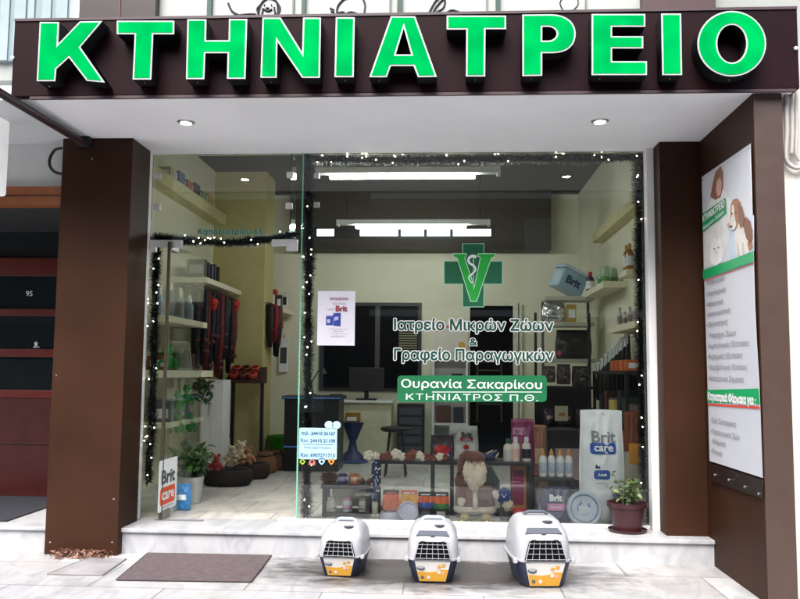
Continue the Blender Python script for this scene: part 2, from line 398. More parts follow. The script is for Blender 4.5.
# ------------------------------------------------------------------ canopy: soffit, downlights, sign
cn = MB(); cn.box(-2.36, YSN+.02, ZS, 2.66, -.0, ZS+.12)
canopy = cn.build('canopy', mat('soffit_white', (.9, .9, .92), .6, var=.06, scale=1.2)); tag(canopy, 'white flat canopy soffit over the shop entrance', 'canopy')
for px, py in ((186, 122), (600, 121)):
    p = FL(px, py, ZS)
    d = thing('downlight', 'round chrome downlight in the soffit, '+('towards the glass door end' if px < 400 else 'towards the banner end'), 'ceiling light', (p.x, p.y, ZS), group='downlights in the canopy soffit')
    r = MB(); r.lathe([(.043, -.012), (.05, -.004), (.062, -.003), (.066, 0), (.04, 0)], 28, caps=False); r.build('rim', M_metal, d, smooth='auto')
    r = MB(); r.lathe([(.0, -.010), (.03, -.010), (.041, -.006), (.041, -.001)], 24); r.build('lamp', glow('downlight_glow', (1, .93, .8), 30), d, smooth=True)
    ld = bpy.data.lights.new('downlight_light', 'SPOT'); ld.energy = 14; ld.spot_size = 1.6; ld.spot_blend = .6; ld.color = (1, .93, .82); ld.shadow_soft_size = .04
    lo = bpy.data.objects.new('downlight_light', ld); C.objects.link(lo); lo.parent = d; lo.location = (0, 0, -.02)

sign = thing('shop_sign', 'long plum coloured fascia sign with green illuminated Greek letters', 'sign', (0, YSN, ZS))
def inS(o): o.location = (0, -YSN, -ZS); return o
s = MB(); s.box(-2.492, YSN, ZS+.004, 2.682, YSN+.3, ZT); inS(s.build('panel', M_sign, sign, bevel=.006))
s = MB(); s.box(-2.36, YSN-.001, ZS-.014, 2.66, YSN+.02, ZS+.004); s.box(-2.49, YSN-.008, ZT-.012, 2.68, YSN+.1, ZT+.006); inS(s.build('edge_trim', mat('trim_dark', S(66, 50, 54), .4), sign))
for px, py in ((12.5, 57.5), (796, 48)):
    p = W(px, py, YSN-.006); s = MB(); s.lathe([(.012, 0), (.012, .008), (.008, .012)], 10, M=Matrix.Translation((p.x, YSN, p.z)) @ Matrix.Rotation(PI/2, 4, 'X')); inS(s.build('screw_cap', M_vwhite, sign))
K = 2.963
def sc1(pts, ox): return [(ox+x/K, y/K) for x, y in pts]
LET = [
 [sc1([(119, 66), (176, 66), (173, 131), (238, 64), (304, 63), (239, 140), (312, 245), (258, 240), (205, 171), (168, 205), (165, 241), (110, 241)], 0)],
 [sc1([(347, 62), (517, 62), (517, 102), (455, 102), (449, 236), (394, 236), (400, 102), (347, 102)], 0)],
 [sc1([(556, 58), (612, 58), (611, 120), (678, 120), (679, 57), (733, 57), (728, 234), (673, 234), (675, 158), (609, 158), (606, 235), (552, 235)], 0)],
 [sc1([(8, 53), (62, 53), (125, 155), (128, 53), (181, 53), (178, 231), (125, 231), (52, 124), (50, 231), (2, 231)], 260)],
 [sc1([(225, 52), (281, 52), (278, 229), (221, 229)], 260)],
 [sc1([(388, 49), (460, 49), (524, 228), (468, 229), (455, 196), (388, 196), (376, 229), (324, 229)], 260), sc1([(426, 84), (402, 162), (448, 162)], 260)],
 [sc1([(553, 47), (729, 47), (729, 87), (668, 87), (667, 227), (610, 227), (611, 88), (553, 88)], 260)],
 [sc1([(-23, 44), (62, 43), (80, 44.3), (95, 48), (108, 54), (119, 62), (126.5, 71), (132, 82), (134.5, 92), (135, 102), (134, 112), (131, 123), (126, 133), (118, 142), (107, 149.5), (95, 154), (80, 157), (64, 158), (36, 158), (36, 225), (-23, 226)], 530),
  sc1([(36, 80), (36, 121), (54, 121), (63, 119.5), (71, 115), (77, 108), (79, 100.5), (77, 93), (71, 86), (63, 81.5), (54, 80)], 530)],
 [sc1([(182, 42), (341, 42), (341, 80), (243, 80), (243, 108), (335, 108), (335, 144), (243, 144), (243, 182), (346, 182), (346, 223), (182, 223)], 530)],
 [sc1([(388, 41), (447, 41), (450, 223), (391, 223)], 530)],
 [sc1(ell(597, 130, 102, 97, 40), 530), sc1(ell(597, 130, 43, 56, 32), 530)],
]
def letter_face(name):
    m = mat(name, (.0, .13, .035), .8, var=.06, scale=4, emit=(0, .78, .135), estr=.2, spec=.0)
    n, l = m.node_tree.nodes, m.node_tree.links
    if not any(x.name == 'uneven' for x in n):                 # the lamps inside light the face unevenly
        t = n.new('ShaderNodeTexNoise'); t.name = 'uneven'; t.inputs['Scale'].default_value = 5; t.inputs['Detail'].default_value = 1
        q = n.new('ShaderNodeMapRange'); q.inputs['From Min'].default_value = .35; q.inputs['From Max'].default_value = .65; q.inputs['To Min'].default_value = .15; q.inputs['To Max'].default_value = .24
        tc = next(x for x in n if x.type == 'TEX_COORD'); l.new(tc.outputs['Object'], t.inputs['Vector']); l.new(t.outputs['Fac'], q.inputs['Value']); l.new(q.outputs['Result'], n['Principled BSDF'].inputs['Emission Strength'])
    return m
YL = YSN-.125
for L in LET:
    P = [[(lambda p: (p.x, p.z))(W(x, y, YL)) for x, y in pl] for pl in L]
    body = inS(plate(P, YL, .118, mat('letter_return', (.006, .006, .0065), .6, spec=.2), 'letter', sign))
    plate(P, YL-.006, .006, mat('letter_trim', (.42, .48, .45), .35, .1), 'trim', body)
    plate(P, YL-.009, .006, letter_face('letter_green'), 'face', body, offset=-.0105)
    a = [p for q in P for p in q]; zb = min(p[1] for p in a); xs = [p[0] for p in a if p[1] < zb+.02]
    r = MB(); r.lathe([(.006, 0), (.006, .006)], 8, c=((min(xs)+max(xs))/2 if max(xs)-min(xs) < .25 else min(xs)+.06, YL+.05, zb-.006)); r.build('drain_screw', M_metal, body)

# awning arm under the canopy on the left
p0 = W(85, 139.5, -.5); p0.z = ZS-.045; p1 = p0+Vector((-.04, -1.6, -.0))
a = MB(); a.tube([p0, p1], .03, 10)
o = a.build('awning_arm', mat('arm_brown', S(60, 44, 44), .4), smooth='auto'); tag(o, 'dark brown steel awning arm under the canopy edge above the pillar', 'awning arm')
a = MB(); a.box(p0.x-.05, -.56, p0.z-.035, p0.x+.06, -.495, ZS-.002); a.build('bracket', M_black, o, bevel=.006)
c = MB(); q = [W(x, y, -.45) for x, y in ((62, 148), (55, 150), (50, 158), (50, 166), (55, 172), (63, 174))]; c.tube(smooth_path(q), .012, 8)
o = c.build('cable_loop', M_black, smooth=True); tag(o, 'black cable loop sticking out beside the brown pillar', 'cable')

# ------------------------------------------------------------------ the house above
M_up = mat('upper_render', S(150, 154, 150), .8, var=.05)
YU = -1.0
w = MB(); w.box(-6, YU+.03, ZS+.3, 6.5, -.12, 7); o = w.build('upper_storey', M_up); tag(o, 'pale rendered upper storey of the house above the sign', 'building')
wp = R(155, -40, 643, 22, YU)
w = MB(); w.box(wp[0], YU-.01, ZT-.1, wp[1], YU+.03, wp[3]); w.build('panel', mat('panel_white', S(166, 172, 168), .5, var=.04), o)
for x0, x1, k in ((208.5, 213, 0), (293, 294.5, 1), (302.5, 306.5, 0), (389.5, 391, 1), (397.5, 402.5, 0), (486, 487.2, 1), (495.5, 500, 0), (584.8, 586, 1)):
    a, c = W(x0, 8, YU), W(x1, 8, YU); w = MB(); w.box(a.x, YU-.03-.01*(k == 0), ZT-.1, c.x, YU-.01, wp[3]); w.build('panel_joint' if k else 'panel_post', mat('joint_grey', S(110, 114, 112), .5) if k else mat('post_green', S(10, 60, 48), .4), o)
for x0, x1, m, dy in ((79, 156, mat('dark_column', S(38, 28, 26), .4), .08), (643, 716, mat('plum_column', S(64, 42, 38), .45), .1)):
    a, c = W(x0, 8, YU-dy), W(x1, 8, YU-dy); w = MB(); w.box(a.x, YU-dy, ZT-.1, c.x, YU+.03, 7); w.build('column', m, o, bevel=.005)
a, c = W(118, 8, YU-.09), W(120, 8, YU-.09); w = MB(); w.box(a.x, YU-.086, ZT-.1, c.x, YU-.08, 7); w.build('column_seam', mat('seam_red', S(80, 40, 34), .5), o)
a, c = W(73, 8, YU-.05), W(80, 8, YU-.05); w = MB(); w.box(a.x, YU-.05, ZT-.1, c.x, YU+.03, 7); w.build('window_frame', M_white, o, bevel=.004)
a = W(-60, 8, YU-.02); w = MB(); w.box(a.x, YU-.0, ZT-.1, W(73, 8, YU-.02).x, YU+.03, 7); win = w.build('window', mat('window_bluegrey', S(128, 146, 152), .12, var=.2, scale=2, spec=.6), o)
w = MB()
for i in range(12):
    x = a.x+.04+i*.105; w.box(x, YU-.012, ZT-.1, x+.045+.02*(i % 3), YU-.001, 7)
w.build('curtain_fold', mat('curtain_grey', S(150, 165, 168), .8, var=.1), win)
ink = mat('drawing_ink', S(34, 34, 36), .6)
def doodle(curves, r=.006):
    w = MB()
    for cpts in curves:
        P = [W(x, y, YU-.014) for x, y in cpts]
        Q = []
        for i in range(len(P)-1):
            A, B2, C2, D = P[max(i-1, 0)], P[i], P[i+1], P[min(i+2, len(P)-1)]
            for k in range(6):
                t_ = k/6; Q.append(.5*((2*B2)+(C2-A)*t_+(2*A-5*B2+4*C2-D)*t_*t_+(3*B2-A-3*C2+D)*t_**3))
        w.tube(Q+[P[-1]], r, 5)
    return w
D1 = [[(258, 14), (261, 4), (268, -2), (276, 1), (278, 9), (277, 15)], [(261, 4), (257, 9), (259, 14)], [(276, 1), (280, 8), (278, 14)], [(263, 8), (262, 14)], [(274, 7), (275, 14)], [(264, 9), (268, 11), (272, 9)], [(266, 8), (269, 8)], [(264, 5), (265, 5)], [(271, 5), (272, 5)], [(228, 3), (232, 11), (239, 15)], [(239, 15), (248, 14), (256, 14)]]
D2 = [[(337, 13), (338, 6), (344, -1), (352, -4)], [(362, -4), (365, 5), (364, 13)], [(337, 13), (343, 12), (345, 14)], [(345, 14), (351, 12), (358, 14)], [(330, 8), (334, 10)], [(331, 11), (334, 12)]]
D3 = [[(429, 13), (435, 2), (440, -3)], [(433, 13), (437, 6), (445, -3)], [(436, 12), (443, 8), (445, 1), (442, -2)], [(446, 13), (452, 10), (462, 13)]]
D4 = [[(563, 10), (560, 3), (563, -4)], [(577, -4), (578, 4), (573, 10)]]
for D in (D1, D2, D3, D4[:1], D4[1:]):
    q = doodle(D, .0075 if len(D) > 1 else .004).build('drawing', ink, o)
# right-hand neighbour wall
w = MB(); w.box(XO+.012, YF+.07, 0, 7, 0, ZS+.299); o = w.build('neighbour_wall', mat('plaster_white', S(214, 210, 200), .85, var=.08, scale=3, bump=.3)); tag(o, 'white plaster neighbouring wall at the edge beyond the brown wing wall', 'wall')
q = [W(x, y, YF+.03) for x, y in ((786, 95), (787, 130), (786, 155), (789, 164), (797, 168), (806, 164))]
w = MB(); w.tube(smooth_path(q), .014, 10); w.tube(smooth_path([v+Vector((.035, 0, 0)) for v in q[:3]]), .012, 8); w.tube(smooth_path([v+Vector((.065, 0, .02)) for v in q[:4]]), .012, 8)
o = w.build('wall_cables', mat('cable_grey', S(170, 166, 160), .6), smooth=True); tag(o, 'grey cables looping down the white plaster wall beside the sign', 'cable'); o.name = 'wall_cable'

# ------------------------------------------------------------------ next door on the left
w = MB(); w.box(-6, YST, 0, -2.594, 1.35, H-.03); o = w.build('entrance_step', M_marble); tag(o, 'white marble step of the neighbouring wooden entrance', 'step')
w = MB(); w.box(-6, YST-.025, H-.03, -2.594, 1.35, H); w.build('tread', M_marble, o, bevel=.005)
p = FL(0, 523, H); w = MB(); w.box(-5.2, -.52+.25, H, -3.02, .95, H+.012); o = w.build('entrance_mat', mat('mat_dark', S(46, 48, 56), .95, var=.3, scale=60, bump=.5, bscale=300)); tag(o, 'dark grey mat in front of the neighbouring red wood door', 'mat')
zb0, zb1 = W(30, 207, -.3).z, W(30, 189, -.3).z
w = MB(); w.box(-6, -.34, zb1, -2.6, 1.3, ZS+.3); o = w.build('neighbour_lintel', mat('lintel_white', S(212, 214, 212), .7, var=.04)); tag(o, 'white wall above the neighbouring wooden entrance', 'wall')
w = MB(); w.box(-6, -.4, zb0, -2.6, -.26, zb1); w.build('wood_beam', mat('beam_wood', S(150, 84, 44), .45, var=.25, scale=5), o, bevel=.006)
w = MB(); w.box(-6, -.405, (zb0+zb1)/2-.008, -2.6, -.399, (zb0+zb1)/2+.004); w.build('beam_groove', mat('groove_wood', S(84, 40, 20), .5), o)
w = MB(); w.box(-6, -.26, zb0+.02, -2.6, 1.3, zb1-.002); w.build('recess_ceiling', mat('recess_dark', S(50, 54, 56), .6), o)
w = MB(); w.box(-6, YSN+.05, ZS, -2.361, -.341, ZS+.1); o = w.build('neighbour_canopy', mat('soffit_grey', S(208, 212, 214), .6, var=.03)); tag(o, 'pale soffit of the neighbouring balcony left of the awning arm', 'canopy')
YD = 1.0
door = thing('wooden_entrance_door', 'dark red wooden entrance door with black glass panes', 'door', (-3.6, YD, H))
def inD(o): o.location = (3.6, -YD, -H); return o
zz = lambda y: W(25, y, YD).z
w = MB(); w.box(-5.6, YD+.02, zz(392), -2.62, YD+.04, zb1); inD(w.build('glass_pane', mat('black_glass', (.012, .016, .018), .08, spec=.6), door))
M_red = mat('red_wood', S(92, 22, 14), .35, var=.25, scale=6)
for y0, y1 in ((258, 276), (309, 316), (349, 357), (390, 398)):
    w = MB(); w.box(-5.6, YD-.02, zz(y1), -2.62, YD+.02, zz(y0)); inD(w.build('rail', M_red, door, bevel=.004))
w = MB(); w.box(-5.6, YD-.01, H+.03, -2.62, YD+.05, zz(398)); w.box(-5.6, YD-.025, zz(444), -2.62, YD-.01, zz(441)); w.box(-5.6, YD-.03, H+.0, -2.62, YD+.05, H+.03); inD(w.build('lower_panel', [mat('red_wood_low', S(62, 14, 10), .35, var=.25, scale=6)], door))
inD(wall_text('95', 26, 32.5, 296, YD+.012, M_vwhite, 'house_number', door, .01))
p = W(36.5, 344, YD); w = MB(); w.ball((p.x, YD, p.z), (.02, .02, .03), 10, 6); w.box(p.x-.03, YD+.0, p.z-.04, p.x+.03, YD+.02, p.z-.02); inD(w.build('lock', M_metal, door, smooth=True))
wall('recess_back', -6, 1.25, 0, -2.72, 1.4, ZS, M_black)
w = MB(); q = R(-14, 103, 2, 194, -1.0); w.box(q[0]-.1, -1.06, q[2], q[1], -.9, q[3]); o = w.build('hanging_light_box', mat('lightbox_white', (.85, .85, .85), .4, emit=(1, 1, 1), estr=.12), bevel=.02); tag(o, 'small white box sign at the frame edge above the wooden entrance', 'sign')

# across the street (seen mirrored in the shop glass)
op = thing('opposite_house', 'dark three storey house across the street mirrored in the glass', 'building', (0, -15, 0))
w = MB(); w.box(-16, -4, -.2, 16, 0, 9.5); w.build('wall', mat('opposite_wall', S(58, 50, 44), .8, var=.3, scale=1), op)
for f in range(3):
    w = MB(); w.box(-16, 0, 2.9+f*3-.1, -3.2, 1.1, 2.9+f*3+.06); w.box(-1.5, 0, 2.9+f*3-.1, 5.5, 1.1, 2.9+f*3+.06); w.box(7.5, 0, 2.9+f*3-.1, 16, 1.1, 2.9+f*3+.06); w.build('balcony', mat('balcony_pale', S(176, 170, 160), .8), op)
    for x0, x1 in ((-16, -3.2), (-1.5, 5.5), (7.5, 16)):
        if f:
            w = MB()
            for i in range(int((x1-x0)/.14)): w.box(x0+.14*i, 1.05, 2.9+f*3+.06, x0+.14*i+.03, 1.08, 2.9+f*3+.95)
            w.box(x0, 1.04, 2.9+f*3+.95, x1, 1.1, 2.9+f*3+1.0); w.build('railing', mat('railing_dark', S(40, 40, 42), .5), op)
    for i in range(9):
        x = -15+i*3.5; w = MB(); w.box(x, -.02, .3+f*3+(.1 if f else 0), x+1.7, .03, 2.5+f*3); w.build('window', mat('opposite_shutter', S(150, 150, 140), .6) if (i+f) % 3 == 0 else mat('opposite_glass', (.02, .022, .025), .1), op)
# ================================================================== GLASS FRONT
G_pane = glass('pane_glass', (.96, .98, .965), .042)
G_door = glass('door_glass', (.95, .97, .94), .012)
G_edge = mat('glass_edge', S(120, 190, 160), .15, var=.1)
def P3(px, py, o, n):
    d = ray(px, py); return EYE + d*((o-EYE).dot(n)/d.dot(n))
xj = W(301, 330, 0).x; xd = W(298, 330, 0).x; zd = W(220, 241, 0).z
win = thing('shop_window', 'large shop window pane with green clinic lettering and cross', 'window', (0, 0, H))
def inW(o): o.location = (0, 0, -H); return o
g = MB(); g.box(xj, -.005, H+.028, XR-.06, .005, ZS-.002); inW(g.build('pane', G_pane, win))
g = MB(); g.box(XR-.058, -.1, H+.001, XR-.001, .0, ZS-.001); inW(g.build('frame', M_white, win, bevel=.003))
g = MB(); g.box(xj-.012, -.008, H+.028, xj-.001, .008, ZS-.002); inW(g.build('glass_edge', G_edge, win))
g = MB()
for y in (176, 205):
    for x in (317,):
        p = W(x, y, 0); g.box(p.x-.025, -.016, p.z-.022, p.x+.02, .016, p.z+.022)
inW(g.build('clamp', M_metal, win, bevel=.003))
fr = MB(); fr.box(XL-.0, -.1, H, XL+.055, .0, ZS-.001); o = fr.build('door_frame', M_white, bevel=.003); tag(o, 'slim white upright frame between brown pillar and glass entrance', 'door frame')

tr = thing('transom_pane', 'clear glass transom above the open door with street address', 'glass panel', (-1.4, 0, zd))
def inT(o): o.location = (1.4, 0, -zd); return o
g = MB(); g.box(XL+.057, -.005, zd+.006, xj-.014, .005, ZS-.002); inT(g.build('pane', G_pane, tr))
g = MB(); x = W(291, 190, 0).x; g.box(x-.004, .006, zd, x+.004, .2, ZS-.002); inT(g.build('glass_fin', glass('fin_glass', (.8, .92, .86), .05), tr))
for px, py in ((158, 176), (157, 207), (290, 175), (289, 206)):
    p = W(px, py, -.006); g = MB(); g.box(p.x-.028, -.018, p.z-.026, p.x+.028, .02, p.z+.026); inT(g.build('clamp', mat('clamp_satin', (.7, .7, .69), .35, .3), tr, bevel=.004))
p = W(272, 239.5, -.01); q = W(297.5, 246, -.01); r = W(290, 251, -.01)
g = MB(); g.box(p.x, -.02, q.z, q.x, .02, p.z); g.box(r.x-.03, -.02, r.z, q.x, .02, q.z+.001); inT(g.build('patch_fitting', mat('clamp_satin', (.7, .7, .69), .35, .3), tr, bevel=.002))
p = W(150.5, 240, -.01); q = W(182, 247, -.01); r = W(156, 252, -.01)
g = MB(); g.box(p.x, -.02, q.z, q.x, .02, p.z); g.box(p.x, -.02, r.z, r.x, .02, q.z+.001); inT(g.build('patch_fitting', mat('clamp_satin', (.7, .7, .69), .35, .3), tr, bevel=.002))
inT(wall_text('Καποδιστρίου 63', 198, 261.5, 234.5, -.011, mat('vinyl_teal', S(0, 92, 84), .5), 'lettering', tr, .008, outline=mat('vinyl_aqua', S(150, 205, 195), .5), spacing=1.06))

# open door leaf
A, B = FL(160, 520.5, H), FL(197.5, 501.8, H); ang = math.atan2(B.y-A.y, B.x-A.x); LW = (B-A).length
leaf = thing('glass_door', 'frameless glass door standing open inwards at the left pillar', 'door', (A.x, A.y+.01, H), ang)
g = MB(); g.box(.0, -.005, .012, LW, .005, zd-H-.03); g.build('pane', G_door, leaf)
g = MB(); g.box(-.016, -.012, .0, .002, .012, zd-H-.02); g.build('edge_seal', mat('seal_brown', S(60, 56, 44), .4), leaf)
for z in (0, zd-H-.09):
    g = MB(); g.box(.0, -.018, z+.004, .17, .018, z+.075); g.build('patch_fitting', mat('fitting_dark', (.25, .25, .25), .4, .7), leaf, bevel=.003)
nrm = Vector((math.sin(ang), -math.cos(ang), 0)); tdir = Vector((math.cos(ang), math.sin(ang), 0)); org = Vector((A.x, A.y+.01, 0))+nrm*.008
def du(px, py): p = P3(px, py, org, nrm); return ((p-org).dot(tdir), p.z)
s0, s1, s2, s3 = du(159.3, 460.5), du(177.5, 455), du(176.6, 505.5), du(158.6, 512.5)
dw, dh = s1[0]-s0[0], s0[1]-s3[1]
stk = thing('door_sticker', 'white dog food sticker with orange box on the open glass door', 'sticker', (org.x+tdir.x*s0[0], org.y+tdir.y*s0[0], (s3[1]+s2[1])/2), ang)
plate([rrect(0, 0, dw, dh, .03)], -.0015, .001, M_vwhite, 'sheet', stk)
plate([rrect(dw*.09, dh*.12, dw*.90, dh*.46, .03)], -.003, .001, mat('vinyl_orange', S(226, 84, 36), .5), 'orange_box', stk)
local_text('Brit', dw*.74, dw*.5, dh*.66, -.0035, mat('vinyl_grey', S(70, 72, 76), .5), stk, h=dh*.28, bold=.03)
local_text('care', dw*.66, dw*.5, dh*.29, -.0045, M_vwhite, stk, h=dh*.16, bold=.03)
local_text('www.brit-petfood.com', dw*.6, dw*.5, dh*.07, -.0035, mat('vinyl_grey', S(70, 72, 76), .5), stk, bold=0)

# lettering and emblem on the big pane
YV = -.0112
for s, a, c, yb, cp in (('Ιατρείο Μικρών Ζώων', 393.8, 553.7, 330.3, 11), ('&', 469.3, 477.3, 345.4, 7.6), ('Γραφείο Παραγωγικών', 393.8, 554, 360.3, 11)):
    inW(wall_text(s, a, c, yb, YV, M_dkgreen, 'lettering', win, .03, cp, M_vwhite))
inW(px_plate([rrect(397.4, 375.5, 546.8, 402, 4)], YV+.0006, .0004, M_green, 'name_plate', win))
inW(wall_text('Ουρανία Σακαρίκου', 401.2, 542, 388.2, YV-.001, M_vwhite, 'lettering', win, .012, 8.3))
inW(wall_text('ΚΤΗΝΙΑΤΡΟΣ Π.Θ.', 406, 538, 400.4, YV-.001, M_vwhite, 'lettering', win, .0, 6.2, spacing=1.1))
inW(px_plate([[(432, 391.7), (542, 391.7), (542, 392.4), (432, 392.4)]], YV-.001, .0004, M_vwhite, 'underline', win))
def rp(x0, y0, x1, y1, r=2.2): return rrect(x0, y0, x1, y1, r)
cross = [(463, 244), (483.5, 244), (483.5, 261.6), (502, 261.6), (502, 283.6), (483.5, 283.6), (483.5, 306.5), (463, 306.5), (463, 283.6), (444.6, 283.6), (444.6, 261.6), (463, 261.6)]
em = inW(px_plate([cross], YV+.0014, .0004, mat('vinyl_pale', S(150, 210, 175), .5), 'emblem', win, .006))
px_plate([cross], YV+.0008, .0004, mat('vinyl_cross', S(6, 96, 62), .5), 'cross', em)
V = [(453.5, 254), (466, 254), (466, 256), (464.2, 257.5), (474.5, 288), (480.8, 257.5), (478.5, 256), (478.5, 254), (494.5, 254), (494.5, 256), (491, 258), (476.4, 301), (471, 301), (457.5, 258), (453.5, 256)]
px_plate([V], YV+.0002, .0004, mat('vinyl_lightrim', S(190, 235, 200), .5), 'letter_rim', em, .006)
px_plate([V], YV-.0004, .0004, mat('vinyl_bright', S(24, 168, 58), .5), 'letter', em)
sn = [(476.5, 257), (472, 256), (468.5, 259), (469.5, 263), (474, 266), (475.5, 270), (472, 274), (468.8, 277), (470, 280.5), (473, 284)]
w = MB(); Q = []
for i in range(len(sn)-1):
    A_, B_, C_, D_ = [Vector((*sn[max(0, min(len(sn)-1, i+k))], 0)) for k in (-1, 0, 1, 2)]
    for k in range(5):
        t_ = k/5; Q.append(.5*((2*B_)+(C_-A_)*t_+(2*A_-5*B_+4*C_-D_)*t_**2+(3*B_-A_-3*C_+D_)*t_**3))
L2 = []; R2 = []
for i, p in enumerate(Q):
    d = (Q[min(i+1, len(Q)-1)]-Q[max(0, i-1)]).normalized(); nn = Vector((-d.y, d.x, 0))*(1.5*(1-.75*i/len(Q))); L2.append((p.x+nn.x, p.y+nn.y)); R2.append((p.x-nn.x, p.y-nn.y))
px_plate([L2+R2[::-1]], YV-.0012, .0004, M_vwhite, 'snake', em)
px_plate([[(472.9, 256), (474, 256), (473.8, 290), (473.2, 290)]], YV-.0009, .0003, mat('vinyl_pale', S(150, 210, 175), .5), 'staff', em)

# poster on the pane
q = R(317.5, 291, 355, 345.5, -.007)
ps = thing('window_poster', 'white paper offer poster taped on the shop window', 'poster', (q[0], -.007, q[2])); pw, ph = q[1]-q[0], q[3]-q[2]
plate([[(0, 0), (pw, 0), (pw, ph), (0, ph)]], -.001, .001, mat('paper', S(214, 212, 222), .8, var=.03), 'sheet', ps)
ink2 = mat('print_grey', S(128, 112, 128), .8); blu = mat('print_blue', S(36, 60, 150), .6)
local_text('ΠΡΟΣΦΟΡΑ', pw*.5, pw*.57, ph*.855, -.0025, mat('print_pink', S(150, 96, 112), .8), ps, bold=.03)
local_text('για όλες', pw*.36, pw*.57, ph*.765, -.0025, ink2, ps, bold=.0)
local_text('Brit', pw*.32, pw*.64, ph*.675, -.0025, mat('print_red', S(140, 60, 70), .8), ps, bold=.05)
local_text('τροφές', pw*.2, pw*.36, ph*.66, -.0025, ink2, ps, bold=.0)
plate([[(pw*.23, ph*.37), (pw*.42, ph*.37), (pw*.42, ph*.56), (pw*.23, ph*.55)], ], -.003, .001, blu, 'bag_print', ps)
plate([[(pw*.43, ph*.36), (pw*.62, ph*.35), (pw*.62, ph*.60), (pw*.42, ph*.59)]], -.0035, .001, blu, 'bag_print', ps)
plate([[(pw*.26, ph*.41), (pw*.34, ph*.41), (pw*.34, ph*.48), (pw*.26, ph*.48)], [(pw*.45, ph*.45), (pw*.56, ph*.47), (pw*.56, ph*.53), (pw*.45, ph*.52)], [(pw*.24, ph*.535), (pw*.41, ph*.54), (pw*.41, ph*.56), (pw*.24, ph*.555)]], -.0045, .001, mat('print_pale', S(186, 180, 214), .8), 'bag_print', ps)
for i, (t_, w_) in enumerate((('με κάθε αγορά σακιού 15 κιλών', .52), ('δώρο 3 κιλά', .26), ('έως εξαντλήσεως των αποθεμάτων', .46), ('ρωτήστε μας', .36))):
    local_text(t_, pw*w_, pw*.56, ph*(.30-.045*i), -.0025, ink2, ps, bold=0)

# phone panel sticker
q = R(299, 428, 337, 459.5, -.007)
cs = thing('contact_sticker', 'pale blue clinic telephone sticker with small pet icons beneath', 'sticker', (q[0], -.007, q[2])); pw, ph = q[1]-q[0], q[3]-q[2]
pale = mat('vinyl_paleblue', S(168, 204, 224), .5); ink3 = mat('print_teal', S(60, 96, 128), .6)
plate([rrect(0, 0, pw, ph, .012)], -.0012, .001, pale, 'sheet', cs)
for i, (t_, yy, w_) in enumerate((('τηλ. 24410 26167', .82, .9), ('Κιν. 24410 21108', .60, .9), ('Εκτός Ωρών Ιατρείου', .37, .72), ('Κιν. 6907271713', .14, .9))):
    local_text(t_, pw*w_, pw*.5, ph*yy, -.003, ink3, cs, bold=.025 if i != 2 else 0)
plate([[(pw*.1, ph*.47), (pw*.9, ph*.47), (pw*.9, ph*.485), (pw*.1, ph*.485)]], -.003, .001, ink3, 'rule', cs)
for cx in (.78, .98):
    plate([ell(pw*cx, ph*1.10, .035, .032)], -.0012, .001, pale, 'pet_head', cs)
    plate([ell(pw*cx-.012, ph*1.14, .008, .010), ell(pw*cx+.012, ph*1.14, .008, .01), ell(pw*cx, ph*1.02, .012, .007)], -.0028, .001, mat('print_white', (.85, .88, .9), .6), 'pet_face', cs)
for i, (col, P_) in enumerate(((S(150, 190, 50), [(0, 1), (1, 0), (0, -1), (-1, 0)]), (S(176, 106, 96), [(0, 1), (1, .2), (1, -1), (-1, -1), (-1, .2)]), (S(170, 208, 236), [(-1, 1), (1, 1), (.9, -.2), (0, -1), (-.9, -.2)]), (S(232, 150, 60), [(0, .6), (.5, 1), (1, .5), (.8, -.2), (0, -1), (-.8, -.2), (-1, .5), (-.5, 1)]))):
    p = W(302.5+9.6*i, 461.8 if i else 461.8, -.007); cx, cz = p.x-q[0], p.z-q[2]; r = .026
    plate([[(cx+x*r, cz+z*r) for x, z in P_], ell(cx, cz, .011, .011, 12)], -.0012, .001, mat('icon%d' % i, col, .5), 'pet_icon', cs)

# ------------------------------------------------------------------ garlands with fairy lights
M_tin = mat('tinsel_green', (.004, .008, .005), .5, var=.5, scale=40)
M_bulb = glow('fairy_glow', (1, .93, .72), 14, False)
bulb_me = None
def garland(label, pts, r, nb, dens=900, spread=1.):
    r *= .85
    global bulb_me
    pts = [Vector(p) for p in pts]; o = thing('tinsel_garland', label, 'garland', pts[0], group='Christmas garlands with fairy lights')
    seg = [(pts[i], pts[i+1], (pts[i+1]-pts[i]).length) for i in range(len(pts)-1)]; tot = sum(s[2] for s in seg)
    def at(t):
        d = t*tot
        for a, c, L in seg:
            if d <= L: return a+(c-a)*(d/L), (c-a).normalized()
            d -= L
        return pts[-1], (seg[-1][1]-seg[-1][0]).normalized()
    m = MB()
    for i in range(int(tot*dens*2.6)):
        t = random.random(); p, d = at(t); v = Vector((random.gauss(0, 1), random.gauss(0, .7), random.gauss(0, 1))); v = (v-d*v.dot(d)*.6).normalized()
        L = r*random.uniform(.45, 1.0)*(1+.15*math.sin(t*tot*9)+.1*math.sin(t*tot*23)); s = v.cross(d).normalized()*random.uniform(.004, .008); e = p+v*L+d*random.gauss(0, .015)
        m.add([p-s-pts[0], p+s-pts[0], e+s*.5-pts[0], e-s*.5-pts[0]], [(0, 1, 2, 3)])
    m.tube([p-pts[0] for p in pts], r*.35, 6); m.build('tinsel', M_tin, o)
    if bulb_me is None:
        q = MB(); q.ball((0, 0, 0), .0047, 8, 6); bo = q.build('bulb', M_bulb, o); bulb_me = bo.data; bpy.data.objects.remove(bo)
    for i in range(nb):
        t = random.random(); p, d = at(t); v = Vector((random.uniform(-1, 1), -random.uniform(.4, 1), random.uniform(-1, 1))).normalized()
        bo = bpy.data.objects.new('bulb', bulb_me); C.objects.link(bo); bo.parent = o; bo.location = p+v*r*.9-pts[0]
YG = .07
def gp(L, Y=YG): return [W(x, y, Y) for x, y in L]
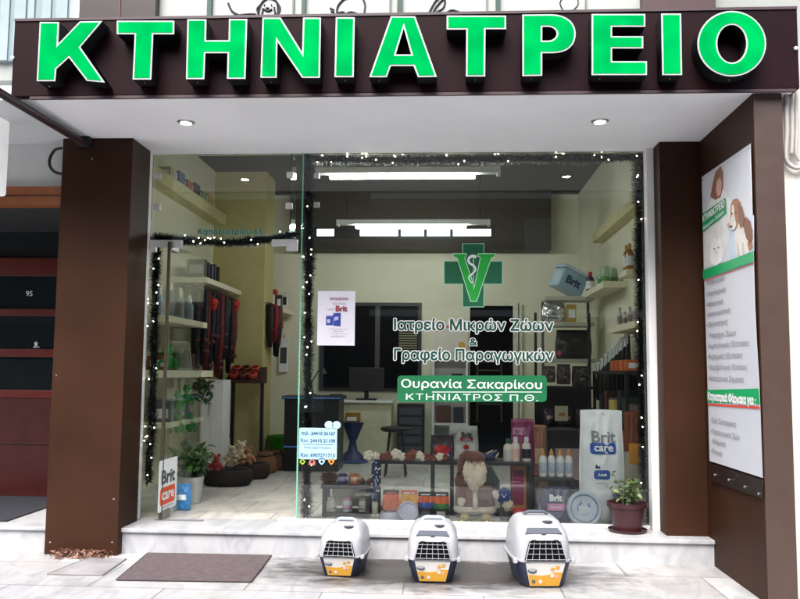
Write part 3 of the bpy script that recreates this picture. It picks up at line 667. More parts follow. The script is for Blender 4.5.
garland('dark tinsel garland hanging down beside the door frame', gp([(157, 238), (155, 290), (154, 350), (152, 420), (148, 480)]), .075, 20, 1300)
garland('dark tinsel garland sagging across the top of the door opening', gp([(153, 238), (180, 240), (225, 243), (265, 240), (296, 234)]), .065, 14, 1300)
garland('dark tinsel garland hanging down the middle window joint', gp([(308, 158), (309, 240), (308, 320), (308, 400), (307, 470), (306, 515)]), .08, 24, 1400)
garland('dark tinsel garland along the top edge of the shop window', gp([(306, 158), (380, 160), (470, 159), (560, 158), (642, 157)], .1), .075, 26, 1300)
garland('dark tinsel garland hanging down the pillar end of the window', gp([(641, 158), (641, 250), (643, 340), (645, 430), (647, 520)]), .10, 24, 1700)

# ================================================================== ON THE PAVEMENT
def supel(w, l, z, y0=0, e=4., n=44):
    P = []
    for i in range(n):
        a = 2*PI*(i+.5)/n; c, s = math.cos(a), math.sin(a)
        P.append((w/2*math.copysign(abs(c)**(2/e), c), y0+l/2*math.copysign(abs(s)**(2/e), s), z))
    return P
M_navy = mat('carrier_navy', S(38, 44, 66), .45); M_shell = mat('carrier_white', (.35, .355, .375), .35, var=.03)
M_vent = mat('carrier_grey', S(78, 84, 94), .5); M_wire = mat('grille_wire', (.34, .35, .37), .4); M_dark = mat('grille_shade_plate', (.004, .0045, .006), .9, spec=.05)
M_lab = mat('label_white', S(200, 198, 194), .6, var=.03); M_yel = mat('label_yellow', S(196, 144, 44), .6, var=.06)
def carrier(px, py, w, l, h, rz, label, vents, handle_col):
    p = FL(px, py, 0)
    o = thing('pet_carrier', label, 'pet carrier', (p.x, p.y+l*.42, 0), rz, 'pet carriers lined up before the step')
    zt = .40*h
    t = MB(); t.loft([supel(w*.70, l*.80, 0, 0, 5), supel(w*.74, l*.84, .01, 0, 5), supel(w*.93, l*.96, zt-.01, 0, 5), supel(w*.94, l*.965, zt, 0, 5)]); t.build('tray', M_navy, o, smooth='auto')
    secs = [(1.0, 1.0, zt, 0), (1.0, 1.0, zt+.025*h, 0), (.95, .97, zt+.03*h, 0), (.94, .955, .52*h, 0), (.90, .925, .73*h, .0), (.87, .85, .80*h, .022), (.81, .74, .86*h, .045), (.72, .61, .93*h, .065), (.6, .48, .975*h, .075), (.4, .3, .995*h, .075)]
    s = MB(); s.loft([supel(w*a, l*b_, z, l*yo, 4.2) for a, b_, z, yo in secs]); sh = s.build('shell', M_shell, o, smooth='auto')
    def yf(z):
        for (a, b_, z0, y0), (a2, b2, z1, y1) in zip(secs[2:], secs[3:]):
            if z0 <= z <= z1: k = (z-z0)/(z1-z0); return l*(y0+(y1-y0)*k)-l*(b_+(b2-b_)*k)/2
        return 0
    g0, g1 = zt+.035*h, .725*h; w0, w1 = w*.34, w*.27
    def gpnt(u, v, d=0): z = g0+(g1-g0)*v; return (u*(w0+(w1-w0)*v), yf(g0)+(yf(g1)-yf(g0))*v-.02-d, z)
    g = MB(); g.add([gpnt(-1, 0), gpnt(1, 0), gpnt(.94, .93), gpnt(.8, 1), gpnt(-.8, 1), gpnt(-.94, .93)]+[(x, y+.02, z) for x, y, z in [gpnt(-1, 0), gpnt(1, 0), gpnt(.94, .93), gpnt(.8, 1), gpnt(-.8, 1), gpnt(-.94, .93)]],
        [(0, 1, 2, 3, 4, 5), (0, 6, 7, 1), (1, 7, 8, 2), (2, 8, 9, 3), (3, 9, 10, 4), (4, 10, 11, 5), (5, 11, 6, 0)]); dr = g.build('door', M_dark, o)  # solid black plate behind the grille, painted for the shade inside the carrier
    g = MB()
    for u in (-.66, -.33, 0, .33, .66): g.tube([gpnt(u, .02, .006), gpnt(u, .97, .006)], .0016, 6)
    for u in (-.97, .97): g.tube([gpnt(u, .0, .006), gpnt(u*.95, .94, .006)], .003, 6)
    for v in (.08, .36, .63, .88): g.tube([gpnt(-.97, v, .009), gpnt(.97, v, .009)], .0018, 6)
    g.build('grille', M_wire, dr)
    def lp(u, v, d=0): z = .03*h+(zt-.035*h)*v; k = z/zt; ww = w*(.235+.085*v); return (u*ww, -l*(.41+.072*k)-.008-d, z)
    def lpoly(uv, m, name, d):
        q = MB(); n = len(uv); q.add([lp(u, v, d) for u, v in uv]+[(x, y+.002, z) for x, y, z in [lp(u, v, d) for u, v in uv]], [tuple(range(n))]+[(i, i+n, (i+1) % n+n, (i+1) % n) for i in range(n)]); return q.build(name, m, lb)
    q = MB(); q.add([lp(-1, 0), lp(1, 0), lp(1, 1), lp(-1, 1)]+[(x, y+.01, z) for x, y, z in [lp(-1, 0), lp(1, 0), lp(1, 1), lp(-1, 1)]], [(0, 1, 2, 3), (0, 4, 5, 1), (1, 5, 6, 2), (2, 6, 7, 3), (3, 7, 4, 0)]); lb = q.build('label_sheet', M_lab, o)
    lpoly([(-.985, .01), (.985, .01), (.985, .60), (.5, .60), (.2, .50), (-.2, .46), (-.985, .50)], M_yel, 'yellow_area', .0015)
    lpoly([(-.72+.26*math.cos(a*PI/6), .66+.12*math.sin(a*PI/6)) for a in range(12)], M_vent, 'printed_carrier', .003)
    lpoly([(-.72+.2*math.cos(a*PI/6), .71+.07*math.sin(a*PI/6)) for a in range(12)], M_shell, 'printed_carrier', .0045)
    for u, v, m in ((-.72, .2, M_vent), (-.28, .2, M_lab), (.42, .46, M_lab), (.68, .44, mat('label_pink', S(206, 150, 130), .6)), (.66, .8, M_yel), (.4, .74, M_yel)):
        lpoly([(u-.1, v-.07), (u+.1, v-.07), (u+.1, v+.07), (u-.1, v+.07)], m, 'printed_mark', .003)
    for sx in (-1, 1):
        c = MB(); c.obox((sx*w*.47, -l*.40, zt+.012*h), (w*.07, l*.10, .075*h)); c.build('clip', M_shell, o, bevel=.006)
        c = MB(); c.obox((sx*w*.485, l*.2, zt+.01*h), (w*.05, l*.10, .06*h)); c.build('clip', M_shell, o, bevel=.006)
    for sx in (-1, 1):
        c = MB(); c.obox((sx*w*.18, yf(g1)-.004, g1+.02*h), (w*.07, .02, .02*h)); c.build('hinge', M_shell, o, bevel=.003)
    if vents:
        for z0, z1, wa, wb in ((.805, .865, .30, .25),):
            a0, a1 = yf(z0*h)-.003, yf(z1*h)-.003
            c = MB(); P_ = [(-wa*w, a0, z0*h+.006), (wa*w, a0, z0*h+.006), (wb*w, a1, z1*h+.008), (-wb*w, a1, z1*h+.008)]
            c.add(P_+[(x, y+.012, z-.012) for x, y, z in P_], [(0, 1, 2, 3), (0, 4, 5, 1), (1, 5, 6, 2), (2, 6, 7, 3), (3, 7, 4, 0)]); c.build('vent', M_vent, o)
            c = MB(); c.obox((0, a0-.002, z0*h-.0), (w*.08, .012, .022*h)); c.build('latch', mat('latch_dark', S(60, 66, 76), .5), o, bevel=.003)
        c = MB(); c.add([(-w*.2, l*.16, .985*h), (w*.2, l*.16, .985*h), (w*.17, l*.24, .98*h), (-w*.17, l*.24, .98*h), (-w*.2, l*.16, 1.004*h), (w*.2, l*.16, 1.004*h), (w*.17, l*.24, 1.002*h), (-w*.17, l*.24, 1.002*h)], [(4, 5, 6, 7), (0, 1, 5, 4), (1, 2, 6, 5), (2, 3, 7, 6), (3, 0, 4, 7)]); c.build('vent', M_vent, o)
    c = MB(); c.tube([(-w*.2, l*.05, .97*h), (-w*.19, l*.05, 1.02*h), (-w*.13, l*.05, 1.045*h), (w*.13, l*.05, 1.045*h), (w*.19, l*.05, 1.02*h), (w*.2, l*.05, .97*h)], [.012]*6, 8); c.build('handle', handle_col, o, smooth='auto')
    c = MB(); c.lathe([(.0, 0), (.035, 0), (.035, .006), (0, .008)], 14, c=(w*.12, yf(.93*h)+.02, .945*h)); c.build('thumb_recess', mat('latch_dark', S(60, 66, 76), .5), o, smooth='auto')
    return o
hb = mat('handle_paleblue', S(176, 192, 214), .4)
carrier(341.5, 577, .335, .5, .335, math.radians(-4), 'smallest white and navy pet carrier, nearest the doormat', False, hb)
carrier(432.5, 583, .37, .5, .375, 0, 'white and navy pet carrier with grey vent, between the other two', True, hb)
carrier(541, 588, .405, .6, .425, math.radians(5), 'largest white and navy pet carrier, below the navy dog food bag', True, M_vent)

q = [FL(x, y, 0) for x, y in ((147.6, 554.5), (271, 556.8), (251, 583), (116.5, 581))]
dm = MB(); dm.add([(p.x, p.y, .002) for p in q][::-1]+[(p.x, p.y, .012) for p in q][::-1], [(3, 2, 1, 0), (4, 5, 6, 7), (0, 1, 5, 4), (1, 2, 6, 5), (2, 3, 7, 6), (3, 0, 4, 7)])
dm_o = dm.build('doormat', mat('doormat_mauve', S(90, 78, 80), .95, var=.3, scale=22, bump=.6, bscale=260), fix=True); tag(dm_o, 'mauve grey doormat lying on the pavement below the door step', 'doormat')
ed = MB()
for i in range(4): a, c = q[i], q[(i+1) % 4]; ed.tube([(a.x, a.y, .009), (c.x, c.y, .009)], .006, 6)
ed.build('edging', mat('doormat_edge', S(70, 60, 62), .8), dm_o)
q = [FL(x, y, 0) for x, y in ((88, 559), (126, 559.8), (102.5, 576), (47.5, 575))]
cp = MB(); cp.add([(p.x, p.y, .001) for p in q][::-1]+[(p.x, p.y, .008) for p in q][::-1], [(4, 5, 6, 7), (0, 1, 5, 4), (1, 2, 6, 5), (2, 3, 7, 6), (3, 0, 4, 7)])
o = cp.build('cover_plate', mat('plate_grey', S(150, 148, 150), .5, var=.3, scale=5, bump=.2), fix=True); tag(o, 'grey inspection cover plate in the pavement before the brown pillar', 'cover plate')
ed = MB()
for i in range(4): a, c = q[i], q[(i+1) % 4]; ed.tube([(a.x, a.y, .005), (c.x, c.y, .005)], .006, 6)
ed.build('rim', mat('plate_rim', S(120, 116, 114), .6), o)
lv = MB()
for i in range(420):
    u = random.random(); p = FL(48+52*u, 560, 0); x = p.x+random.gauss(0, .03); y = -.52-abs(random.gauss(0, .05)); z = random.uniform(.004, .05)*max(.1, 1-(-.52-y)/.14)
    M = Matrix.Translation((x, y, z)) @ Euler((random.uniform(-.9, .9), random.uniform(-.9, .9), random.uniform(0, 6.3))).to_matrix().to_4x4(); s = random.uniform(.012, .026)
    lv.add([M @ Vector(v) for v in ((-s, 0, 0), (0, -s*.45, s*.2), (s, 0, 0), (0, s*.45, s*.25))], [(0, 1, 2, 3)], random.randint(0, 2))
o = lv.build('dry_leaves', [mat('leaf_rust', S(128, 88, 74), .8), mat('leaf_tan', S(160, 128, 110), .8), mat('leaf_brown', S(96, 66, 54), .8)]); tag(o, 'little heap of dry pinkish leaves at the foot of the pillar', 'dry leaves', kind='stuff')

# ------------------------------------------------------------------ potted plant on the step
p = FL(630.5, 534, H); pp = thing('potted_plant', 'small leafy plant in a maroon plastic pot on the step', 'potted plant', (p.x, p.y+.1, H))
M_pot = mat('pot_maroon', S(60, 26, 30), .45)
s = MB(); s.lathe([(.105, 0), (.14, .004), (.148, .022), (.142, .022), (.132, .008), (.0, .008)], 32); s.build('saucer', M_pot, pp, smooth='auto')
s = MB(); s.lathe([(.104, .009), (.142, .19), (.153, .19), (.156, .222), (.146, .222), (.138, .196), (.135, .18)], 36); s.build('pot', M_pot, pp, smooth='auto')
s = MB(); s.lathe([(.0, .186), (.137, .186), (.137, .19), (0, .196)], 24); s.build('soil', mat('soil', (.03, .022, .016), .95, var=.4, scale=60, bump=.8), pp)
def foliage(stems, leaf, nl, spread, h0, h1, seed, lean=0., dr=.9):
    rnd = random.Random(seed); st_ = MB(); lf = MB()
    for i in range(stems):
        a = rnd.uniform(0, 2*PI); d = Vector((math.cos(a)*spread*rnd.uniform(.3, 1)+lean, math.sin(a)*spread*rnd.uniform(.3, 1)*.7, rnd.uniform(h0, h1))); b0 = Vector((math.cos(a)*.03, math.sin(a)*.03, 0))
        P_ = [b0+Vector((d.x*t*t, d.y*t*t, d.z*t)) for t in (0, .25, .5, .75, 1)]; st_.tube(P_, [.004, .0035, .003, .0025, .0015], 5)
        for j in range(nl):
            t = rnd.uniform(.25, 1.03); pos = b0+Vector((d.x*t*t, d.y*t*t, d.z*t)); s_ = leaf*rnd.uniform(.6, 1.15)
            M = Matrix.Translation(pos) @ Euler((rnd.uniform(-dr, dr), rnd.uniform(-dr, dr), rnd.uniform(0, 6.3))).to_matrix().to_4x4()
            lf.add([M @ Vector(v) for v in ((0, 0, 0), (s_*.4, -s_*.28, s_*.08), (s_*.85, -s_*.14, s_*.02), (s_*1.1, 0, -s_*.08), (s_*.85, s_*.14, s_*.02), (s_*.4, s_*.28, s_*.08), (s_*.5, 0, -.01*s_))], [(0, 1, 6), (1, 2, 6), (2, 3, 6), (3, 4, 6), (4, 5, 6), (5, 0, 6)], rnd.randint(0, 2))
    return st_, lf
M_leaf = [mat('leaf_mid', (.07, .13, .045), .5, var=.3), mat('leaf_dark', (.04, .085, .03), .5, var=.3), mat('leaf_yellow', (.17, .19, .06), .5, var=.3)]
a, c = foliage(11, .055, 13, .14, .09, .25, 3)
s = a.build('stem', mat('stem_green', (.06, .09, .03), .6), pp); s.location = (0, 0, .19); s = c.build('foliage', M_leaf, pp); s.location = (0, 0, .19)

# ------------------------------------------------------------------ banner on the wing wall
XB = XW-.016
def bq(x, y, d=0): p = WX(x, y, XB-d); return (p.y, p.z)
c0 = [bq(x, y) for x, y in ((701.7, 177), (750.4, 143.5), (762.7, 478), (709.6, 461))]
yo = sum(p[0] for p in c0)/4; zo = c0[3][1]
ban = thing('clinic_banner', 'tall white clinic banner with pets and green stripes on the wing wall', 'banner', (XB, yo, zo))
def bplate(polys, d, m, name, off=0.):
    return plate([[bq(x, y) for x, y in pl] for pl in polys], 0, .0015, m, name, ban, off, fn=lambda a, b_, z: Vector((b_-d, a-yo, z-zo)))
bplate([[(701.7, 177), (750.4, 143.5), (754.8, 300), (756.5, 340), (759, 380), (762.7, 478), (709.6, 461), (708, 400), (705.5, 320), (704.2, 279)]], 0, mat('banner_vinyl', S(196, 198, 204), .4, var=.03), 'sheet')
bplate([[(709.8, 463), (762.7, 480), (762.9, 499), (710.4, 480.8)]], 0, mat('banner_strip', S(34, 24, 22), .35), 'black_strip')
g_b = mat('banner_green', S(14, 158, 92), .4, var=.04)
bplate([[(702.4, 181), (750, 149), (754.4, 251), (740, 256.5), (704, 270)]], .002, mat('banner_photo', S(206, 208, 214), .4, var=.08, scale=3), 'photo_area')
bplate([[(730, 230), (754, 215), (754.4, 251), (730, 260)]], .0025, mat('banner_photo2', S(188, 202, 220), .4, var=.08, scale=3), 'photo_area')
bplate([[(706, 210), (714, 194), (724, 190), (730, 200), (729, 240), (722, 262), (704.5, 268)]], .0035, mat('banner_coat', S(226, 224, 220), .5), 'coat_print')
bplate([[(711, 197), (713, 185), (716, 172), (721, 166), (723.5, 172), (723.5, 188), (721, 197), (716, 200)]], .0045, mat('banner_hair', S(140, 92, 74), .5), 'hair_print')
bplate([[(717.4, 181), (721, 177), (722.6, 183), (721.6, 194), (718.6, 197), (716.8, 190)]], .006, mat('banner_skin', S(206, 160, 140), .5), 'face_print')
dwh, dbr, dtn = mat('banner_dogwhite', S(222, 216, 208), .5), mat('banner_brown', S(128, 84, 64), .5), mat('banner_tan', S(164, 112, 80), .5)
bplate([[(737, 224), (743, 217), (749, 219), (753, 228), (753.5, 241), (752, 250), (747, 254), (738, 257), (735.5, 250), (735, 236)]], .0045, dwh, 'dog_body')
bplate([[(743, 219), (747, 217), (751, 221), (753.4, 230), (753.5, 240), (750.5, 243), (747, 238), (745, 230)]], .006, dbr, 'dog_back')
bplate([[(748, 243), (753, 240), (753.4, 248), (750, 251)]], .006, dtn, 'dog_haunch')
bplate([[(731.8, 205), (734, 199.5), (738, 198.5), (741.5, 203), (742.5, 212), (740, 221), (737, 229), (733.5, 231), (731.2, 226), (731.5, 215)]], .0075, dtn, 'dog_head')
bplate([[(733.2, 205), (734.6, 205), (735.4, 216), (737.4, 224), (735.5, 230), (732, 229.5), (731.4, 223), (732.8, 215)]], .009, dwh, 'dog_muzzle')
bplate([[(739, 203), (743, 207), (745.5, 217), (744.5, 226), (741.5, 227.5), (739.5, 219)]], .009, dbr, 'dog_ear')
bplate([ell(732.6, 226.5, 1.3, 1.3)], .0105, M_black, 'dog_nose')
bplate([ell(733.6, 213.5, .7, .9)], .0105, M_black, 'dog_eye')
bplate([ell(737.3, 212.5, .7, .9)], .0105, M_black, 'dog_eye')
for q in ([(738, 244), (740, 244), (740.5, 256), (738.6, 256.6)], [(743, 243), (745, 243), (745.6, 254.4), (743.6, 255)]): bplate([q], .006, mat('banner_shade', S(196, 188, 180), .5), 'dog_leg')
bplate([[(724, 206), (730, 214), (731.5, 222), (728.5, 226), (722, 216)]], .006, mat('banner_coat', S(226, 224, 220), .5), 'sleeve_print')
bplate([ell(730.5, 225, 2.2, 2.6)], .0075, mat('banner_skin', S(206, 160, 140), .5), 'hand_print')
bplate([[(711, 262), (712, 244), (715, 239), (717, 243), (720, 238), (722, 246), (722, 262), (716, 266)]], .006, mat('banner_cat', S(236, 234, 230), .5), 'cat_print')
bplate([ell(715.3, 249, .8, .8), ell(719.3, 247.4, .8, .8), ell(717.4, 252, .7, .6)], .0075, mat('banner_grey', S(90, 86, 84), .5), 'cat_print')
bplate([[(703.4, 214), (726.4, 198), (727.6, 213.5), (704, 232)]], .009, g_b, 'green_label')
bplate([[(703.8, 270.6), (754.6, 251.5), (755, 261.5), (704.3, 279.5)]], .009, g_b, 'green_band')
bplate([[(704.3, 280.8), (755, 262.8), (755, 263.4), (704.3, 281.5)]], .004, mat('banner_red', S(214, 72, 56), .4), 'red_rule')
bplate([[(707.2, 390), (759.1, 388.6), (760.3, 404), (707.8, 402.6)]], .004, g_b, 'green_band')
bplate([[(707.9, 403.6), (760.3, 406.5), (760.4, 409.2), (708, 405.4)]], .004, mat('banner_red', S(214, 72, 56), .4), 'red_rule')
def btext(s, x0, y0, x1, y1, hpx, m, d, bold=.02, name='lettering'):
    a, c = bq(x0, y0), bq(x1, y1); hz = bq(x0, y0-hpx)[1]-a[1]
    me = text_mesh(s, bold, 0, 2); xs = [v.co.x for v in me.vertices]; lo, hi = min(xs), max(xs)
    def f(v): k = (v.x-lo)/(hi-lo); return Vector((-d-v.z, a[0]+(c[0]-a[0])*k-yo, a[1]+(c[1]-a[1])*k+v.y/.73*hz-zo))
    remap(me, f); me.materials.append(m); return link(name, me, ban)
btext('ΚΤΗΝΙΑΤΡΕΙΟ', 704.2, 222.5, 726.2, 206.5, 6.6, M_vwhite, .0105, .04)
btext('Μικρών Ζώων', 704.8, 230, 725.5, 213, 3.6, M_vwhite, .0105, .02)
gt = mat('banner_text', S(126, 128, 134), .5)
vpx = lambda x0, y0, x1: y0+(x1-x0)*(369-y0)/(447-x0)
for s, y, x0, x1 in (('•Παθολογία', 286, 707.3, 724.7), ('•Χειρουργική', 297, 707.3, 725.8), ('•Μαιευτική', 307.6, 707.3, 723.6), ('•Διαγνωστική', 317.5, 707.3, 730.6), ('•Οδοντιατρική', 327.6, 707.3, 728), ('Υπέρηχοι Ζώων', 338.5, 709.5, 736.6), ('•Αιματολογικές Εξετάσεις', 348.8, 708.4, 749.6), ('•Βιοχημικές Εξετάσεις', 359.3, 708.4, 743), ('•Μικροβιολογικές Εξετάσεις', 370, 709.5, 747.5), ('•Ηλεκτρονική Σήμανση', 381, 709, 744),
                     ('•Ζώα Συντροφιάς', 422.5, 711.5, 736.7), ('•Παραγωγικά Ζώα', 433.5, 711.5, 740), ('•Φάρμακα', 443.5, 712.5, 726), ('•Πτηνά', 453.5, 711.7, 722.6)):
    btext(s, x0, y, x1, vpx(x0, y, x1), 5.4, gt, .004, .0)
btext('Κτηνιατρικά Φάρμακα για :', 709, 399.8, 757, vpx(709, 399.8, 757)-.4, 7.6, M_vwhite, .0065, .05)
for x, y in ((715, 475), (729, 480), (745, 487), (759, 494), (703, 181), (749, 148)):
    p = bq(x, y); s = MB(); s.lathe([(.009, 0), (.009, .004), (.004, .006)], 10, M=Matrix.Translation((-.002, p[0]-yo, p[1]-zo)) @ Matrix.Rotation(-PI/2, 4, 'Y')); s.build('eyelet', M_metal, ban)
# ================================================================== INSIDE THE SHOP
def lamp(px0, px1, b0, b1, py, Y, label):
    a, c = W(px0, py, Y), W(px1, py, Y); b_, d_ = W(b0, py, Y), W(b1, py, Y); xm = (a.x+c.x)/2; z = a.z/2+c.z/2
    o = thing('fluorescent_lamp', label, 'ceiling light', (xm, Y, z), group='hanging fluorescent lamps')
    h = MB(); h.box(a.x-xm, -.05, -.008, c.x-xm, .05, .05); h.box(a.x-xm-.004, -.055, -.03, a.x-xm+.03, .055, .05); h.box(c.x-xm-.03, -.055, -.03, c.x-xm+.004, .055, .05); h.build('housing', mat('lamp_housing', (.5, .5, .48), .5), o, bevel=.004)
    t = MB(); M = Matrix.Translation((b_.x-xm, 0, -.035)) @ Matrix.Rotation(PI/2, 4, 'Y'); t.lathe([(.02, 0), (.024, .01), (.024, d_.x-b_.x-.01), (.02, d_.x-b_.x)], 14, M=M); t.build('tube', glow('tube_glow', (.95, 1, .97), 26), o, smooth='auto')
    for x in (a.x-xm+.12, c.x-xm-.12):
        w = MB(); w.tube([(x, 0, .05), (x, 0, CEIL-z)], .004, 5); w.build('suspension_cable', M_black, o)
lamp(316, 500, 330, 475, 173, 1.2, 'hanging fluorescent lamp nearer the shop window')
lamp(337, 490, 356, 466, 224, 3.3, 'hanging fluorescent lamp deeper in the shop')
# high transom windows in the bulkhead
tw = thing('transom_window', 'row of small bright panes high on the dark back beam', 'window', (0, YB-.36, W(400, 233, YB-.36).z))
def inTW(o): o.location = (0, -(YB-.36), -W(400, 233, YB-.36).z); return o
for i, (x0, x1) in enumerate(((317, 334), (360, 398), (401, 424), (427, 450), (453, 491))):
    q = R(x0, 229, x1, 236, YB-.36); w = MB(); w.box(q[0], YB-.365, q[2], q[1], YB-.36, q[3]); f = inTW(w.build('pane', glow('transom_light', (.86, .93, 1), 1.1), tw))
q = R(314, 227, 494, 238.5, YB-.36); w = MB(); w.box(q[0], YB-.359, q[2], q[1], YB-.352, q[3]); inTW(w.build('frame', M_black, tw))

# ------------------------------------------------------------------ back of the shop
q = R(323, 306, 418, 388, YB-.02)
o = thing('dark_window', 'large dark window in the pale back wall behind the desk', 'window', (q[0], YB-.02, q[2])); ww, hh = q[1]-q[0], q[3]-q[2]
s = MB(); s.box(0, 0, 0, ww, .018, hh); s.build('pane', mat('night_glass', (.004, .004, .005), .3, spec=.1), o)
s = MB(); s.box(-.05, -.015, -.04, 0, .02, hh+.05); s.box(ww, -.015, -.04, ww+.05, .02, hh+.05); s.box(0, -.015, hh, ww, .02, hh+.05); s.box(0, -.015, -.04, ww, .02, 0); s.build('frame', mat('frame_dark', S(40, 40, 40), .4), o)
s = MB(); s.box(ww*.55, -.02, 0, ww*.6, 0, hh); s.build('mullion', mat('mullion_grey', S(70, 68, 70), .5), o)
s = MB()
for i in range(9): s.box(ww*.80, -.018, hh*(.45+.03*i), ww*.99, -.008, hh*(.465+.03*i))
s.build('blind', mat('blind_cream', S(150, 146, 120), .7), o)
q = R(470, 306, 513, 452, YB-.02)
o = thing('inner_doorway', 'tall dark doorway with a pale frame in the back wall', 'doorway', (q[0], YB-.02, H)); ww, hh = q[1]-q[0], q[3]-H
s = MB(); s.box(0, 0, 0, ww, .018, hh); s.build('shade_sheet', mat('doorway_dark', (.005, .004, .004), .8, spec=.1), o)  # flat black sheet, painted for the shade of the room beyond
s = MB(); s.box(ww, -.05, 0, ww+.07, .02, hh+.06); s.box(ww+.09, -.04, 0, ww+.13, .02, hh+.03); s.box(-.02, -.05, hh, ww, .02, hh+.06); s.build('frame', mat('frame_pale', S(216, 214, 196), .6), o)
s = MB()
for i in range(6): s.box(ww*.15, -.02, .75+.12*i, ww*.75, -.012, .77+.12*i)
s.box(ww*.15, -.02, .5, ww*.19, -.012, 1.4); s.box(ww*.71, -.02, .5, ww*.75, -.012, 1.4); s.build('slatted_chair_back', mat('chair_dim', S(70, 60, 50), .6), o)
q = R(434, 322, 468, 352, YB-.03); s = MB(); s.box(q[0], YB-.03, q[2], q[1], YB-.01, q[3]); o = s.build('wall_calendar', mat('calendar_paper', S(222, 214, 206), .7, var=.05)); tag(o, 'pale calendar sheet hanging on the back wall beside the doorway', 'calendar')
s = MB(); s.box(q[0]+.03, YB-.033, q[3]-.14, q[0]+.14, YB-.03, q[3]-.04); s.box(q[0]+.18, YB-.033, q[3]-.09, q[1]-.05, YB-.03, q[3]-.05); s.build('pink_print', mat('print_rose', S(196, 110, 110), .6), o)
s = MB(); s.lathe([(.05, 0), (.05, .003)], 14, M=Matrix.Translation((q[1]-.09, YB-.03, q[2]+.1)) @ Matrix.Rotation(PI/2, 4, 'X')); s.build('yellow_print', mat('print_yellow', S(210, 170, 70), .6), o)
# shelf cabinet under the calendar
q = R(432, 358, 468, 452, YB-.3); sc_ = thing('white_shelf_cabinet', 'white open cabinet with dark boxes left of the inner doorway', 'cabinet', (q[0], YB-.3, H)); ww, hh = q[1]-q[0], q[3]-H
s = MB(); s.box(0, 0, 0, .03, .26, hh); s.box(ww-.03, 0, 0, ww, .26, hh); s.box(.03, .24, 0, ww-.03, .26, hh); s.build('side_panel', M_white, sc_)
for i in range(4): s = MB(); s.box(.031, 0, hh*i/3-(.03 if i == 3 else 0), ww-.031, .239, hh*i/3+(.0 if i == 3 else .03)); s.build('shelf', M_white, sc_)
for i, (xx, zz_, w_, h_, col) in enumerate(((.05, .03, .16, .26, (40, 40, 44)), (.24, .03, .2, .3, (30, 30, 34)), (.06, hh/3+.03, .2, .24, (90, 60, 50)), (.3, hh/3+.03, .14, .22, (44, 50, 60)), (.05, hh*2/3+.03, .2, .18, (160, 150, 130)), (.27, hh*2/3+.03, .16, .22, (54, 44, 44)))):
    s = MB(); s.box(q[0]+xx, YB-.28, H+zz_+.001, q[0]+xx+w_, YB-.1, H+zz_+h_); o = s.build('box', mat('box%d' % i, S(*col), .6), bevel=.006); tag(o, ('dark', 'black', 'brown', 'slate blue', 'beige', 'maroon')[i]+' box on the white cabinet beside the inner doorway, '+('bottom', 'middle', 'top')[i//2]+' shelf', 'box')
# reception desk
a = W(313, 400, 4.3); c = W(391, 400, 4.3)
dk = thing('reception_desk', 'white topped reception desk before the dark back window', 'desk', (a.x, 4.3, H)); ww = c.x-a.x; hd = a.z-H
s = MB(); s.box(-.03, -.03, hd-.03, ww+.03, .6, hd); s.build('desk_top', M_white, dk, bevel=.005)
s = MB(); s.box(0, .02, 0, ww, .56, hd-.031); s.build('front_panel', mat('desk_cream', S(206, 204, 176), .7), dk)
mo = thing('computer_monitor', 'black computer monitor seen from behind on the reception desk', 'monitor', (W(366, 400, 4.45).x, 4.5, H+hd))
s = MB(); s.box(-.14, -.09, 0, .14, .09, .02); s.build('foot', M_black, mo, bevel=.004); s = MB(); s.box(-.03, -.0, .02, .03, .03, .16); s.build('neck', M_black, mo); s = MB(); s.box(-.24, -.02, .12, .24, .03, .44); s.build('screen', M_black, mo, bevel=.008)
ph_ = MB(); x = W(336, 398, 4.4).x; ph_.box(x-.08, 4.38, H+hd+.001, x+.08, 4.5, H+hd+.05); o = ph_.build('desk_telephone', M_black, bevel=.01); tag(o, 'small black desk telephone on the white reception desk', 'telephone'); ph_ = MB(); ph_.obox((x, 4.42, H+hd+.065), (.19, .05, .035), (0, 0, .1)); ph_.build('handset', M_black, o, bevel=.012)
# dark cabinet
q = R(397, 404, 424, 452, 4.85); s = MB(); s.box(q[0], 4.85, H, q[1], YB-.02, q[3]); cb = s.build('drawer_cabinet', mat('cabinet_dark', S(34, 36, 42), .5), bevel=.006); tag(cb, 'dark drawer cabinet against the back wall beside the desk', 'cabinet')
for i in range(5): s = MB(); zq = H+.08+(q[3]-H-.1)*i/5; s.box(q[0]+.03, 4.84, zq, q[1]-.03, 4.848, zq+(q[3]-H)/5-.05); s.build('drawer', mat('drawer_grey', S(70, 74, 84), .5), cb)
# blue pedestal stand with a yellow box
p = FL(352, 463, H); pb = thing('pedestal_stand', 'dark blue waisted pedestal stand before the reception desk', 'stand', (p.x, p.y+.12, H))
s = MB(); s.lathe([(.19, 0), (.2, .02), (.18, .06), (.09, .16), (.075, .28), (.12, .42), (.15, .5), (.16, .53), (0, .53)], 24); s.build('body', mat('pedestal_blue', S(28, 44, 96), .5), pb, smooth='auto')
s = MB(); s.lathe([(.20, .0), (.215, .012), (.215, .03), (.19, .035)], 24); s.build('base', mat('base_blue', S(50, 84, 150), .5), pb, smooth='auto')
s = MB(); s.box(p.x-.1, p.y+.04, H+.531, p.x+.1, p.y+.2, H+.66); o = s.build('small_box', mat('box_ochre', S(150, 118, 50), .6), bevel=.005); tag(o, 'ochre box lying on top of the blue pedestal', 'box')
s = MB(); s.box(p.x-.08, p.y+.035, H+.55, p.x+.05, p.y+.04, H+.6); s.build('label', M_vwhite, o)
